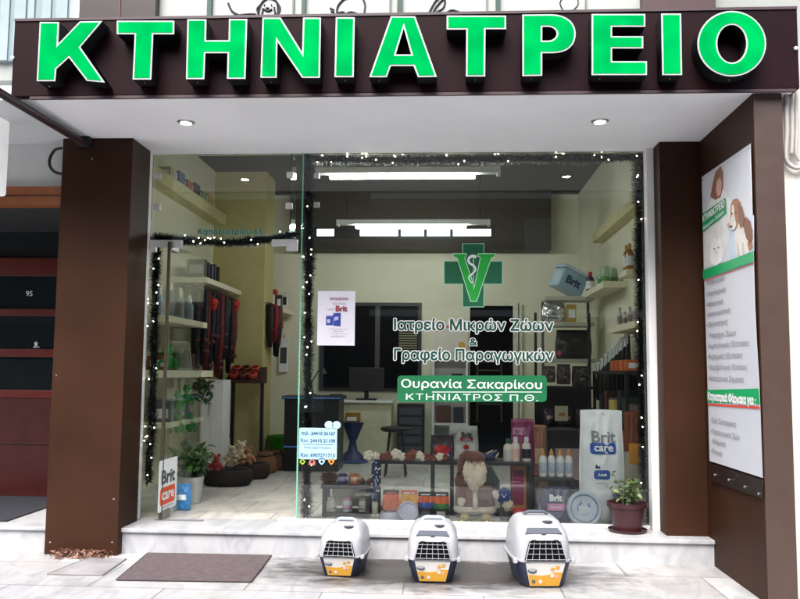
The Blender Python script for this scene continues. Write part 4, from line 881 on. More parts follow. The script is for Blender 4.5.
# black stool
p = W(396, 427, 3.0); o = thing('black_stool', 'black stool with thin splayed legs behind the display rack', 'stool', (p.x, 3.0, H)); hs = p.z-H
s = MB(); s.lathe([(.0, hs-.05), (.16, hs-.05), (.18, hs-.03), (.18, hs-.01), (.15, hs), (0, hs)], 24); s.build('seat', M_black, o, smooth='auto')
for a in range(4): s = MB(); t = PI/4+a*PI/2; s.tube([(.1*math.cos(t), .1*math.sin(t), hs-.05), (.17*math.cos(t), .17*math.sin(t), 0)], .011, 8); s.build('leg', M_black, o)
# black counter with blue edge, left of centre, and office chair
q = R(284, 396, 318, 460, 3.3); ct = thing('black_counter', 'black counter with a light blue edge behind the glass joint', 'counter', (q[0], 3.3, H)); ww = q[1]-q[0]+.25; hd = W(300, 396, 3.3).z-H
s = MB(); s.box(0, 0, 0, ww, .5, hd-.04); s.build('body', mat('counter_black', S(22, 24, 28), .4), ct); s = MB(); s.box(-.03, -.03, hd-.04, ww+.03, .53, hd); s.build('top', M_black, ct); s = MB(); s.box(-.031, -.036, hd-.03, ww+.031, -.031, hd-.012); s.build('blue_edge', mat('edge_blue', S(90, 140, 220), .4), ct)
s = MB(); s.box(0, -.006, .28, ww, -.001, .30); s.build('blue_edge', mat('edge_blue', S(90, 140, 220), .4), ct)
p = W(313, 380, 3.5); o = thing('desk_lamp', 'black bent neck lamp on the black counter', 'lamp', (p.x, 3.5, H+hd)); s = MB(); s.lathe([(.06, 0), (.06, .015), (.012, .02)], 16); s.build('base', M_black, o); s = MB(); s.tube([(0, 0, .015), (-.02, 0, .16), (.06, 0, .30), (.12, 0, .33)], .009, 8); s.build('arm', M_black, o); s = MB(); s.lathe([(.02, .03), (.05, -.04), (.045, -.04), (.012, .02)], 14, c=(.13, 0, .31)); s.build('shade', M_black, o)

# ------------------------------------------------------------------ goods helpers
def bag(name, label, cat, x0, x1, z0, z1, Y, d, bands, rz=0, group=None, seed=0, tilt=0, top=.08, wr=.006, cr=.05):
    """A filled pouch standing at depth Y; bands = [(height share, material)] from the bottom up."""
    w, h = x1-x0, z1-z0; nu, nv = 18, 26; rnd = random.Random(seed); ph = [rnd.uniform(0, 6) for _ in range(6)]
    def bul(u, v):
        a = max(0., 1-abs(2*u-1)**2.6)**.55; t = 1-top; k = 1 if v < t*.45 else max(.03, (1-((v-t*.45)/(t*.55))**2)) if v < t else .03
        k *= (.72+.28*min(1, v/.15))
        return d/2*max(.04, a*k)+wr*math.sin(9*u+ph[0]+5*v)*math.sin(11*v+ph[1])*a*(v < t)+wr*.7*math.sin(23*u+ph[2]-9*v)*a*(v > .5)*(v < t)
    def hw(v): return w/2*(.93+.07*math.sin(PI*min(1, v*1.2)))*(1-.0*v)
    m = MB(); ms = [b_[1] for b_ in bands]; vs = []
    for side in (-1, 1):
        for j in range(nv+1):
            for i in range(nu+1):
                u, v = i/nu, j/nv; vs.append(((2*u-1)*hw(v), side*bul(u, v), v*h+(cr*h*.15*math.sin(PI*u)*(v > .97))))
    fs = []; ks = []
    for s_ in (0, 1):
        o_ = s_*(nu+1)*(nv+1)
        for j in range(nv):
            k = next((q for q, b_ in enumerate(bands) if (j+.5)/nv < b_[0]), len(bands)-1)
            for i in range(nu):
                a = o_+j*(nu+1)+i; f = (a, a+1, a+nu+2, a+nu+1); fs.append(f if s_ == 0 else f[::-1]); ks.append(k)
    n1 = (nu+1)*(nv+1)
    for j in range(nv):
        for i in (0, nu): a = j*(nu+1)+i; f = (a, a+nu+1, a+nu+1+n1, a+n1); fs.append(f if i else f[::-1]); ks.append(0)
    for i in range(nu):
        fs.append((i+n1, i+1+n1, i+1, i)); ks.append(0); a = nv*(nu+1)+i; fs.append((a, a+1, a+1+n1, a+n1)); ks.append(len(bands)-1)
    m.v = [Vector(v) for v in vs]; m.f = fs; m.m = ks
    o = m.build(name, ms, None, 0, True); o.location = ((x0+x1)/2, Y, z0); o.rotation_euler = (tilt, 0, rz); tag(o, label, cat, group)
    def surf(x, z): v = min(1, max(0, z/h)); return -bul(min(1, max(0, x/(2*hw(v))+.5)), v)
    return o, surf, w, h
def decal(o, surf, polys, m, name, lift=.007, n=10):
    for pl in polys:
        xs = [p[0] for p in pl]; zs = [p[1] for p in pl]
        cx, cz = sum(xs)/len(xs), sum(zs)/len(zs); mb = MB(); P = [pl[i] for i in range(len(pl))]; D = []
        for i in range(len(P)):
            a, c = P[i], P[(i+1) % len(P)]; k = 6 if len(P) < 10 else 2
            D += [(a[0]+(c[0]-a[0])*t/k, a[1]+(c[1]-a[1])*t/k) for t in range(k)]
        rings = 5; N = len(D); vs = [(cx, surf(cx, cz)-lift, cz)]
        for r in range(1, rings+1): vs += [(cx+(x-cx)*r/rings, surf(cx+(x-cx)*r/rings, cz+(z-cz)*r/rings)-lift, cz+(z-cz)*r/rings) for x, z in D]
        fs = [(0, 1+i, 1+(i+1) % N) for i in range(N)]
        for r in range(rings-1):
            for i in range(N): a = 1+r*N; fs.append((a+i, a+N+i, a+N+(i+1) % N, a+(i+1) % N))
        mb.add(vs, fs); q = mb.build(name, m, o, 0, True)
    return q
def rc(x0, z0, x1, z1): return [(x0, z0), (x1, z0), (x1, z1), (x0, z1)]
def bottle(x, y, z, r, h, mb_, mc, ml, label, group=None, cone=False, name='bottle'):
    o = thing(name, label, 'bottle', (x, y, z), group=group)
    s = MB(); s.lathe([(r*.92, 0), (r, .01), (r, h*.62), (r*.8, h*.72), (r*.4, h*.78), (r*.4, h*.82)], 18); s.build('body', mb_, o, smooth='auto')
    s = MB()
    if cone: s.lathe([(r*.62, h*.78), (r*.55, h*.86), (r*.2, h), (0, h)], 14)
    else: s.lathe([(r*.5, h*.79), (r*.5, h*.98), (r*.42, h), (0, h)], 14)
    s.build('cap', mc, o, smooth='auto')
    if ml: s = MB(); s.lathe([(r*1.02, h*.14), (r*1.02, h*.52)], 18); s.build('label', ml, o, smooth='auto')
    return o
def goods_box(name, label, x0, x1, y0, y1, z0, z1, m, lab=None, cat='box', group=None, rot=None):
    o = MB(); cx, cy = (x0+x1)/2, (y0+y1)/2; o.box(x0-cx, y0-cy, 0, x1-cx, y1-cy, z1-z0); o = o.build(name, m, bevel=.004); o.location = (cx, cy, z0); tag(o, label, cat, group)
    if rot: o.rotation_euler = rot
    if lab:
        w, h = x1-x0, z1-z0; s = MB(); s.box(-w*.36, y0-cy-.002, h*.25, w*.36, y0-cy, h*.72); s.build('label', lab, o)
    return o
black_rack = mat('rack_black', (.014, .012, .012), .4); M_silver = mat('bag_silver', S(232, 236, 240), .38, .0, var=.1, scale=9, bump=.4, bscale=9)
pw_ = mat('print_white', (.85, .88, .9), .6); nvy = mat('bag_navy', S(26, 36, 84), .4, var=.15); M_or = mat('pouch_orange', S(214, 96, 48), .4); M_ye = mat('pouch_yellow', S(226, 158, 40), .4); M_bk = mat('pouch_black', S(34, 30, 34), .4)
YD_ = .30                                           # depth of the display racks behind the pane
def rack(label, x0, x1, ztop, posts, Y0, Y1, low=True):
    o = thing('display_rack', label, 'rack', ((x0+x1)/2, Y0, H)); cx = (x0+x1)/2
    s = MB(); s.box(x0-cx, 0, ztop-H-.03, x1-cx, Y1-Y0, ztop-H); s.build('top_board', black_rack, o, bevel=.003)
    if low: s = MB(); s.box(x0-cx+.02, .02, .012, x1-cx-.02, Y1-Y0, .03); s.build('bottom_board', black_rack, o)
    for x in posts:
        for y in (.0, Y1-Y0-.03):
            s = MB(); s.box(x-.016-cx, y+.001, 0, x+.016-cx, y+.031, ztop-H-.031); s.build('post', black_rack, o)
    return o

# ------------------------------------------------------------------ window display, rack by the glass joint
Yr = .24
q = R(320.5, 485.5, 371, 518, Yr); rack('low black display rack with small jars next to the contact sticker', q[0], q[1], q[3]+.0, (q[0]+.03, q[1]-.03), Yr, .5); zt = q[3]
s = MB(); s.box(q[0]+.06, .49, H+.05, q[1]-.06, .5, zt-.05); o = s.build('backing_card', mat('card_cream', S(206, 204, 180), .8)); tag(o, 'cream backing card behind the low black rack', 'card')
x = W(329, 480, .33).x
w = MB()
for i in range(260):
    v = Vector((random.gauss(0, 1), random.gauss(0, 1), random.gauss(0, 1))).normalized(); p = Vector((v.x*.065, v.y*.05, max(0, .05+v.z*.05))); t = Vector((v.y, -v.x, .3)).normalized()*.02
    w.add([p-t*.6, p+v*.012, p+t*.6, p+v*.004+Vector((0, 0, .01))], [(0, 1, 2, 3)], i % 2)
w.ball((0, 0, .05), (.06, .045, .045), 12, 8, 0)
o = w.build('pine_cone_bundle', [mat('cone_brown', S(74, 44, 26), .8), mat('cone_tan', S(128, 86, 52), .8)]); o.location = (x, .34, zt+.001); tag(o, 'rough brown pine cone bundle on the low black rack', 'decoration')
for px, m, lab, mm in ((342.5, mat('mug_purple', S(66, 50, 110), .35), 'purple printed mug on the low black rack', mat('mug_print', S(186, 176, 220), .5)), (354.5, mat('mug_orange', S(196, 104, 76), .35), 'orange printed mug on the low black rack', mat('mug_print2', S(230, 190, 160), .5))):
    o = thing('mug', lab, 'mug', (W(px, 481, .34).x, .34, zt+.001)); s = MB(); s.lathe([(.03, 0), (.037, .004), (.037, .082), (.033, .082), (.033, .02), (0, .02)], 20); s.build('cup', m, o, smooth='auto'); s = MB(); s.lathe([(.0376, .022), (.0376, .06)], 20); s.build('print_band', mm, o, smooth=True)
    s = MB(); s.tube([(.035, 0, .065), (.058, 0, .06), (.06, 0, .03), (.036, 0, .02)], .005, 6); s.build('handle', m, o, smooth=True)
for i, px in enumerate((362.5, 369.5)):
    s = MB(); s.ball((0, 0, .024), (.026, .026, .024), 14, 10); s.tube([(0, 0, .046), (.004, 0, .055)], .004, 5); o = s.build('brown_ball', mat('ball_brown', S(98, 48, 36), .5), None, 0, True); o.location = (W(px, 482, .33).x, .33, zt+.001); tag(o, 'small brown ball on the low black rack, '+('beside the orange mug' if i == 0 else 'at the end by the dotted cloth'), 'ball')
for i, (px, col) in enumerate(((331.5, (180, 184, 176)), (347.5, (170, 120, 160)), (363.5, (150, 160, 146)))):
    o = thing('treat_jar', ('clear jar with pale treats', 'clear jar with pink label', 'clear jar with grey label')[i]+' on the bottom of the low rack', 'jar', (W(px, 510, .33).x, .33, H+.031))
    s = MB(); s.lathe([(.036, 0), (.042, .006), (.042, .08), (.034, .092), (.03, .096)], 18); s.build('body', mat('jar_pale', S(196, 200, 190), .2, var=.25, scale=50), o, smooth='auto'); s = MB(); s.lathe([(.036, .094), (.036, .116), (0, .118)], 18); s.build('lid', mat('jar_lid%d' % i, S(*col), .4), o, smooth='auto'); s = MB(); s.lathe([(.0428, .02), (.0428, .058)], 18); s.build('label', mat('jar_lab%d' % i, S(*(min(255, c_+20) for c_ in col)), .5, var=.3, scale=40), o, smooth=True)
# dotted navy cloth roll with white foot
p = R(371.5, 459, 381, 500, .26); o = thing('hanging_scarf', 'navy scarf with white dots hanging at the rack end', 'scarf', ((p[0]+p[1])/2, .22, p[2])); hh, ww = p[3]-p[2], (p[1]-p[0])/2
s = MB(); s.loft([[(ww*(1-.25*abs(.5-t))*math.cos(a), .018*math.sin(a)*(1+.3*math.sin(3*a)), t*hh) for a in [2*PI*i/16 for i in range(16)]] for t in (0, .1, .3, .5, .7, .9, 1)]); s.build('cloth', nvy, o, smooth='auto')
s = MB()
for i in range(26): a, z = random.uniform(-2.8, -.3), random.uniform(.03, .97)*hh; s.ball((ww*.95*math.cos(a), .019*math.sin(a)*(1+.3*math.sin(3*a))-.001, z), (.0055, .003, .0075), 6, 4)
s.build('white_dots', pw_, o); o.children[-1].name = 'dot_print'
p = R(373, 500, 378.5, 519, .24); s = MB(); s.tube([(0, 0, 0), (0, 0, p[3]-H)], .02, 10); s.ball((-.012, 0, .008), .018, 8, 6); s.ball((.012, 0, .008), .018, 8, 6); o = s.build('chew_bone', mat('bone_cream', S(222, 214, 190), .6), None, 0, True); o.location = ((p[0]+p[1])/2, .24, H+.012); tag(o, 'white chew bone standing below the dotted navy scarf', 'chew bone')

# ------------------------------------------------------------------ centre rack
Ys = Yr; Yr = .40
q = R(374, 461.5, 534, 518, Yr+.02); z2 = q[3]
px_ = lambda x, y=480: W(x, y, Yr+.02).x
rack('long black display rack behind the bearded doll', px_(374), px_(534), z2, (px_(377), px_(432.5), px_(452), px_(531)), Yr+.02, .66)
pcs = ((391, 17.5, [(.3, M_bk), (.32, pw_), (.84, M_or), (1, M_bk)], 'orange and black treat pouch, first beside the dotted scarf', 'pouch_or'), (409, 18, [(.25, M_or), (.84, M_ye), (1, M_or)], 'yellow treat pouch with orange top in the long rack', 'b'), (425.6, 16, [(.42, M_bk), (.62, mat('pouch_blue', S(40, 84, 170), .4)), (.86, M_or), (1, M_bk)], 'black treat pouch with blue and orange bands', 'c'), (441, 16.5, [(.4, M_bk), (.58, mat('pouch_green', S(50, 120, 60), .4)), (.84, M_or), (1, M_bk)], 'black treat pouch with green and orange bands', 'd'))
for i, (cx, wpx, bands, lab, _) in enumerate(pcs):
    q = R(cx-wpx/2, 484.5+1.5*(i > 1)*1, cx+wpx/2, 513, Ys-.03); o, sf, w, h = bag('treat_pouch', lab, 'pouch', q[0], q[1], H+.002, H+q[3]-q[2], Ys-.02+.006*i, .07, bands, seed=i, top=.1)
    decal(o, sf, [rc(-w*.26, h*.08, w*.26, h*.30)], mat('pouch_print%d' % i, S(*((120, 90, 90), (214, 190, 140), (90, 90, 100), (190, 186, 176))[i]), .5, var=.4, scale=60), 'animal_print')
    decal(o, sf, [rc(-w*.3, h*.88, w*.3, h*.92)], pw_ if i else M_or, 'title_bar', .003)
# bowls
def bowl(label, x, y, z, r, h, m, rot=(0, 0, 0), mi=None):
    o = thing('pet_bowl', label, 'bowl', (x, y, z), rot=rot)
    s = MB(); s.lathe([(r*1.0, 0), (r*1.02, .005), (r*.9, h), (r*.84, h), (r*.78, h*.3), (0, h*.25)], 28); s.build('outer', m, o, smooth='auto')
    if mi: s = MB(); s.lathe([(r*.8, h*.5), (r*.79, h*.42), (0, h*.34)], 28, caps=False); s.build('inside', mi, o, smooth='auto')
    return o
M_bw = mat('bowl_lilac', S(206, 206, 226), .3)
q = R(379.5, 509, 400, 520, .13); bowl('lilac plastic pet bowl standing upright before the treat pouches', (q[0]+q[1])/2, .14, H+.002, (q[1]-q[0])/2, .07, M_bw)
q = R(397, 506, 418, 520, .13); bowl('lilac plastic pet bowl tilted on its side by the treat pouches', (q[0]+q[1])/2, .12, H+.062, .088, .06, M_bw, (1.05, .35, 0), mat('bowl_inner', S(188, 190, 216), .3))
# rope toys and knots along the rack top
kn = [(368.5, 456, 5.2, 0), (376, 457, 4.2, 0), (383, 459, 4, 1), (389, 456, 4.6, 1), (396, 454.5, 5.4, 0), (402, 457, 4.2, 0), (408, 457, 4.4, 1), (413, 454, 4.4, 1), (412, 461, 3.8, 1), (419, 455.5, 4.2, 0), (423, 459, 3.4, 0), (428, 457.5, 4.2, 1), (434, 458.5, 3.6, 1), (440, 457, 4.2, 0), (445, 458, 4, 1)]
rp_m = [mat('rope_cream', S(226, 216, 200), .9, var=.15, scale=30, bump=.6, bscale=160), mat('rope_brown', S(128, 72, 58), .9, var=.25, scale=30, bump=.6, bscale=160)]
grp = [[0, 1, 2, 3], [4, 5, 6], [7, 8, 9, 10], [11, 12, 13, 14]]
for gi, ids in enumerate(grp):
    s = MB(); c0 = W(kn[ids[0]][0], 458, Yr); prev = None
    for i in ids:
        x, y, r, k = kn[i]; p = W(x, y, Yr+.0); rr = r*6.9/FPX; v = Vector((p.x, Yr+.02, max(p.z, z2+rr*.9)))-Vector((c0.x, Yr+.02, z2)); s.ball(v, (rr*1.05, rr, rr*.92), 12, 9, k)
        for a in range(5):
            t = a*1.257+i*1.7; s.ball(v+Vector((rr*.62*math.cos(t), -rr*.45, rr*.55*math.sin(t)+rr*.05)), (rr*.55, rr*.5, rr*.5), 9, 7, k)
        if prev is not None: s.tube([prev, v], .014, 8, k)
        prev = v
    o = s.build('rope_toy', rp_m, None, 0, True); o.location = (c0.x, Yr+.02, z2); tag(o, ('knotted cream rope toy at the scarf end of the long rack', 'cream and brown rope toy with a big white knot', 'mostly brown knotted rope toy in the middle of the rack top', 'brown and cream rope toy below the red gift box')[gi], 'rope toy')
# red and black gift bag, white food bag
q = R(430, 436, 454.5, 461, .42); o, sf, w, h = bag('gift_bag', 'dark pet gift bag with a red print on the long rack', 'bag', q[0], q[1], z2+.001, z2+q[3]-q[2], .54, .07, [(1, mat('gift_dark', S(84, 70, 76), .3, var=.3))], seed=12, top=.06)
decal(o, sf, [ell(-.0*w, h*.42, w*.34, h*.2, 16)], mat('gift_red', S(190, 30, 30), .5), 'red_print'); decal(o, sf, [ell(w*.02, h*.2, w*.26, h*.1, 14)], pw_, 'white_print', .004); decal(o, sf, [ell(w*.3, h*.42, w*.1, h*.2, 12)], nvy, 'navy_print', .004)
q = R(448, 422, 479, 456, .5); o, sf, w, h = bag('pet_food_bag', 'white dog food bag with red label behind the bearded doll', 'bag', q[0], q[1], z2+.001, z2+q[3]-q[2], .59, .1, [(1, mat('bag_white', S(214, 214, 208), .45, var=.05, bump=.1, bscale=20))], rz=.06, seed=5, top=.1)
local_text('Brit', w*.36, w*.1, h*.74, 0, mat('print_dark', S(66, 64, 66), .6), o, surf=sf, bold=.04); decal(o, sf, [rc(-w*.12, h*.57, w*.3, h*.66)], mat('label_red', S(196, 50, 56), .5), 'red_label'); local_text('care', w*.22, w*.09, h*.612, 0, pw_, o, surf=lambda x, z: min(sf(q_*w*.05-w*.3, z) for q_ in range(13))-.012); decal(o, sf, [ell(w*.08, h*.38, w*.1, h*.07, 14)], mat('label_red', S(196, 50, 56), .5), 'red_dot'); local_text('Premium', w*.16, -w*.3, h*.76, 0, mat('print_dark', S(66, 64, 66), .6), o, surf=sf, bold=.02)
q = R(482, 451, 500, 461.5, .3); w = MB(); w.ball((0, 0, .035), (.07, .045, .035), 14, 8); w.obox((.02, -.01, .06), (.11, .03, .03), (0, -.5, .2)); w.obox((-.04, .0, .04), (.07, .05, .04), (0, .5, 0)); o = w.build('folded_coat', nvy, None, .01); o.location = ((q[0]+q[1])/2, .5, z2+.001); tag(o, 'folded navy dog coat on the long rack by the white bottles', 'dog coat'); s = MB(); s.obox((.0, -.015, .078), (.06, .008, .012), (0, -.45, .2)); s.obox((.06, -.03, .05), (.012, .008, .05), (0, .5, .2)); s.build('trim', mat('trim_cream', S(196, 180, 130), .7), o)
for i, (px, h_, mc) in enumerate(((508, 22, M_green), (515.5, 24, pw_), (526.5, 24, pw_))):
    q = R(px-4.6, 461-h_, px+4.6, 461.5, .5); bottle((q[0]+q[1])/2, .5, z2+.001, (q[1]-q[0])/2, q[3]-q[2], mat('bottle_cream', S(212, 206, 196), .35), mc, (mat('lab_grey', S(190, 188, 186), .5), mat('lab_pink', S(206, 170, 160), .5), M_bk)[i], ('white shampoo bottle with green cap on the long rack', 'cream shampoo bottle with pinkish label on the long rack', 'white shampoo bottle with black label at the rack end')[i], None)
s = MB(); q = R(527, 442, 533, 461, .38)
# box hanging under the rack end
q = R(513, 464, 526, 486, .6); o = goods_box('snack_box', 'magenta and orange snack box under the long rack end', q[0], q[1], .58, .63, H+.031, q[3], mat('box_amber', S(190, 130, 70), .6), None); s = MB(); w, h = q[1]-q[0], q[3]-H; s.box(-w*.48, -.028, h*.1, w*.3, -.026, h*.8); s.build('magenta_panel', mat('panel_magenta', S(150, 30, 90), .5), o)

# ------------------------------------------------------------------ bearded cloth doll
q = R(457, 452, 499, 519, .10); cx = W(475, 480, .25).x; dz = lambda y: W(475, y, .25).z-H; dx = lambda x: W(x, 485, .25).x-cx
dl = thing('gnome_doll', 'bearded cloth doll in brown hat and coat sitting in the shop window', 'doll', (cx, .25, H))
felt = lambda n, c: mat(n, S(*c), .95, var=.2, scale=25, bump=.4, bscale=120, sheen=.3)
F_br, F_wh, F_gr, F_lt = felt('felt_brown', (104, 66, 54)), felt('felt_white', (218, 208, 194)), felt('felt_green', (44, 58, 54)), felt('felt_tan', (112, 92, 72))
def rings(L, n=20, sq=.72): return [[(x+rx*math.cos(2*PI*i/n), y+ry*math.sin(2*PI*i/n), z) for i in range(n)] for x, y, z, rx, ry in L]
s = MB(); s.loft(rings([(0, .02, .06, .02, .02), (0, .02, .062, dx(497)*.92, .085), (0, .02, dz(495), dx(496)*.95, .1), (0, .02, dz(480), dx(494), .095), (-.005, .02, dz(466), dx(490), .08), (-.005, .02, dz(460), .05, .05)])); s.build('coat', F_br, dl, smooth='auto')
s = MB(); s.loft(rings([(.0, .018, .055, dx(497)*.92, .088), (0, .018, .075, dx(498)*.95, .104), (0, .018, .095, dx(498)*.94, .103), (0, .018, .11, dx(497)*.9, .095)])); s.build('hem', F_wh, dl, smooth='auto')
s = MB(); s.loft(rings([(.0, -.085, .1, .022, .012), (0, -.085, dz(492), .022, .012), (0, -.07, dz(478), .02, .012)], 10)); s.build('front_trim', F_wh, dl, smooth=True)
s = MB(); s.loft(rings([(.1, -.02, dz(494), .05, .05), (.11, -.02, dz(484), .062, .06), (.10, .0, dz(474), .058, .055), (.07, .01, dz(465), .04, .04)], 14)); s.build('green_scarf', F_gr, dl, smooth=True)
s = MB(); s.loft(rings([(.06, -.085, dz(498), .06, .012), (.07, -.09, dz(484), .065, .012)], 12)); s.build('patch', F_tan if False else F_lt, dl, smooth=True)
for sx, a0, a1, mx, my in ((-1, dx(462), dx(459), dx(461), 501), (1, dx(491), dx(497), dx(496), 493)):
    s = MB(); s.loft(rings([(mx, -.05, dz(my-5), .03, .03), (a1 if sx < 0 else a1-.02, -.03, dz(480), .042, .042), (a0*.8, .0, dz(466), .035, .04)], 12)); s.build('sleeve', F_br if sx < 0 else F_gr, dl, smooth='auto')
    s = MB(); s.ball((mx, -.055, dz(my)), (.03, .028, .045), 12, 8); s.ball((mx+.026*-sx, -.065, dz(my)+.012), (.011, .012, .022), 8, 6); s.build('mitten', F_wh, dl, smooth=True)
hc = (-.005, .0, dz(462))
s = MB(); s.ball(hc, (.075, .07, .085), 16, 12); s.build('head', felt('felt_skin', (206, 168, 146)), dl, smooth=True)
s = MB(); s.ball((-.005, -.08, dz(463.5)), (.014, .016, .013), 10, 8); s.build('nose', felt('felt_skin', (206, 168, 146)), dl, smooth=True)
for sx in (-1, 1): s = MB(); s.ball((-.005+sx*.026, -.068, dz(460.5)), (.007, .006, .007), 8, 6); s.build('eye', M_black, dl, smooth=True)
s = MB(); rnd = random.Random(4)
for i in range(170):
    u = rnd.uniform(-1, 1); v = rnd.random(); x0 = -.005+u*.074; z0 = dz(464)-v*.05+.028*abs(u); y0 = -.075*math.sqrt(max(0, 1-(u*.9)**2))-.004-.02*v
    L = (.16+rnd.uniform(-.02, .05))*(1-.38*abs(u)); wv = rnd.uniform(-.012, .012)
    s.tube([(x0, y0, z0), (x0+wv+u*.012, y0-.022, z0-L*.35), (x0-wv+u*.014, y0-.026, z0-L*.7), (x0+u*.004, y0-.018, z0-L)], [.007, .0085, .007, .002], 6)
for sx in (-1, 1): s.tube([(-.005, -.088, dz(466)), (-.005+sx*.03, -.095, dz(468)), (-.005+sx*.055, -.085, dz(472))], [.009, .011, .003], 6)
s.build('beard', mat('beard_cream', S(224, 208, 190), .95, var=.1, scale=30), dl, smooth=True)
s = MB(); s.loft(rings([(-.008, .0, dz(459), .094, .09), (-.012, .0, dz(456.5), .096, .092), (-.015, .0, dz(454), .084, .08), (-.022, .0, dz(451.5), .06, .06), (-.05, -.01, dz(451), .045, .04), (-.10, -.03, dz(455), .03, .028), (-.128, -.04, dz(464), .02, .02), (-.135, -.045, dz(471), .012, .012)])); s.build('hat', felt('felt_hat', (110, 66, 52)), dl, smooth='auto')
s = MB(); s.ball((-.135, -.045, dz(473)), .018, 10, 8); s.build('pompom', felt('felt_dark', (50, 34, 32)), dl, smooth=True)
for sx in (-1, 1):
    s = MB(); s.loft(rings([(sx*.06, .02, .05, .045, .05), (sx*.075, -.06, .045, .04, .042), (sx*.085, -.12, .038, .034, .036)], 12)); s.build('leg', felt('felt_grey', (120, 112, 104)), dl, smooth='auto')
    s = MB(); s.ball((sx*.088, -.14, .036), (.04, .035, .035), 12, 8); s.build('boot', felt('felt_straw', (196, 180, 116)), dl, smooth=True)
# soft toys on the window floor
for (px, py, r, m, lab) in ((504, 496.5, 7.2, felt('toy_blue', (30, 60, 140)), 'blue fluffy ball toy beside the bearded doll'), (508, 506.5, 6, felt('toy_cream', (206, 190, 164)), 'cream plush toy between the blue and red toys'), (519.5, 505.5, 6.6, felt('toy_red', (184, 34, 52)), 'red plush toy next to the cream one')):
    p = W(px, py, .16); rr = r*6.83/FPX; s = MB()
    if 'blue' in lab: z0 = p.z
    else: z0 = H+rr+.002
    s.ball((0, 0, 0), (rr, rr*.9, rr), 16, 12)
    if 'blue' in lab:
        for i in range(60): v = Vector((random.gauss(0, 1), random.gauss(0, 1), random.gauss(0, 1))).normalized(); s.ball(v*rr*.93, rr*.2, 6, 5)
    else:
        for sx in (-1, 1): s.ball((sx*rr*.7, -.0, rr*.75), (rr*.35, rr*.3, rr*.4), 10, 8); s.ball((sx*rr*.6, -rr*.5, -rr*.65), (rr*.35, rr*.4, rr*.3), 10, 8)
    o = s.build('plush_toy', m, None, 0, True); o.location = (p.x, .16 if 'blue' not in lab else .22, z0); tag(o, lab, 'toy')
    q = MB(); q.ball((-rr*.25, -rr*.86, rr*.2), .007, 8, 6); q.ball((rr*.25, -rr*.86, rr*.2), .007, 8, 6); q.ball((0, -rr*.95, -rr*.05), .009, 8, 6); q.build('face', M_black if 'blue' not in lab else pw_, o, smooth=True)
    if 'blue' in lab: q = MB(); zz2 = z0-H; q.tube([(0, 0, -rr*.8), (.0, 0, -zz2)], .03, 10); q.build('stand', felt('toy_dark', (60, 64, 70)), o, smooth=True)
s = MB(); q = W(464, 512, .02)
for i in range(90):
    x = random.uniform(-.18, .24); y = random.uniform(-.04, .06); M = Matrix.Translation((x, y, random.uniform(.004, .03))) @ Euler((random.uniform(-.6, .6), random.uniform(-.6, .6), random.uniform(0, 6))).to_matrix().to_4x4(); L = random.uniform(.02, .045)
    s.add([M @ Vector(v) for v in ((-L, 0, 0), (0, -.006, .002), (L, 0, 0), (0, .006, .004))], [(0, 1, 2, 3)], i % 2)
o = s.build('straw_bed', [mat('straw_yellow', S(206, 188, 120), .9), mat('straw_grey', S(160, 150, 132), .9)]); o.location = (cx, -.0+.085-.06, H+.002); tag(o, 'loose straw scattered round the feet of the bearded doll', 'straw', kind='stuff')

Yr = Ys
# ------------------------------------------------------------------ right rack, navy bag, silver bag, blue bowl
q = R(534.5, 478, 575, 518, Yr); zr = q[3]; rack('short black display rack with the navy dog food bag', q[0], q[1], zr, (q[0]+.02, q[1]-.02), Yr, .5)
for i in range(4):
    px = 543+8.6*i; b_ = R(px-4, 450, px+4, 477.5, .32); bottle((b_[0]+b_[1])/2, .32+.01*(i % 2), zr+.001, (b_[1]-b_[0])/2*.98, b_[3]-b_[2], mat('bottle_white', S(214, 212, 210), .35), mat('cap_ochre', S(190, 140, 70), .5), mat('lab_paleblue', S(170, 180, 196), .5, var=.3, scale=60), ('white ear drop bottle with ochre tip nearest the doll, on the short rack', 'second white ochre tipped bottle on the short rack', 'third white ochre tipped bottle on the short rack', 'white ochre tipped bottle beside the big silver bag')[i], 'ochre tipped bottles on the short rack', True)
p = W(536.5, 473, .27); s = MB(); s.ball((0, 0, .022), .022, 12, 8); o = s.build('brown_ball', mat('ball_brown', S(98, 48, 36), .5), None, 0, True); o.location = (p.x, .27, zr+.001); tag(o, 'small brown ball at the end of the short rack', 'ball'); s = MB(); s.tube([(0, 0, .043), (.003, 0, .052)], .003, 5); s.build('stalk', M_black, o)
q = R(540, 485, 571, 521, .17); o, sf, w, h = bag('pet_food_bag', 'navy dog food bag with pink label in the short rack', 'bag', q[0], q[1], H+.002, H+q[3]-q[2], .17, .09, [(1, nvy)], seed=8, top=.06)
local_text('Brit', w*.42, -.0*w, h*.70, 0, pw_, o, surf=sf, bold=.05); decal(o, sf, [rc(-w*.28, h*.36, w*.26, h*.55)], mat('label_mauve', S(206, 130, 176), .5), 'pink_label'); local_text('care puppy', w*.36, -w*.01, h*.45, 0, pw_, o, surf=lambda x, z: min(sf(q_*w*.05-w*.3, z) for q_ in range(13))-.012, bold=.03)
for i in range(4): decal(o, sf, [rc(-w*.3, h*(.28-.05*i), w*(.2-.04*i), h*(.30-.05*i))], mat('print_paleblue', S(130, 140, 190), .6), 'small_print')
decal(o, sf, [[(w*.30, h*.38), (w*.40, h*.5), (w*.44, h*.66), (w*.38, h*.72), (w*.36, h*.6), (w*.3, h*.48)]], mat('print_dog', S(170, 176, 200), .5), 'dog_print')
q = R(579.5, 411, 624.5, 524, .18); o, sf, w, h = bag('pet_food_sack', 'tall silver white dog food sack with blue labels in the window', 'bag', q[0], q[1], H+.002, H+q[3]-q[2], .2, .17, [(1, M_silver)], rz=-.05, seed=2, top=.03, wr=.010)
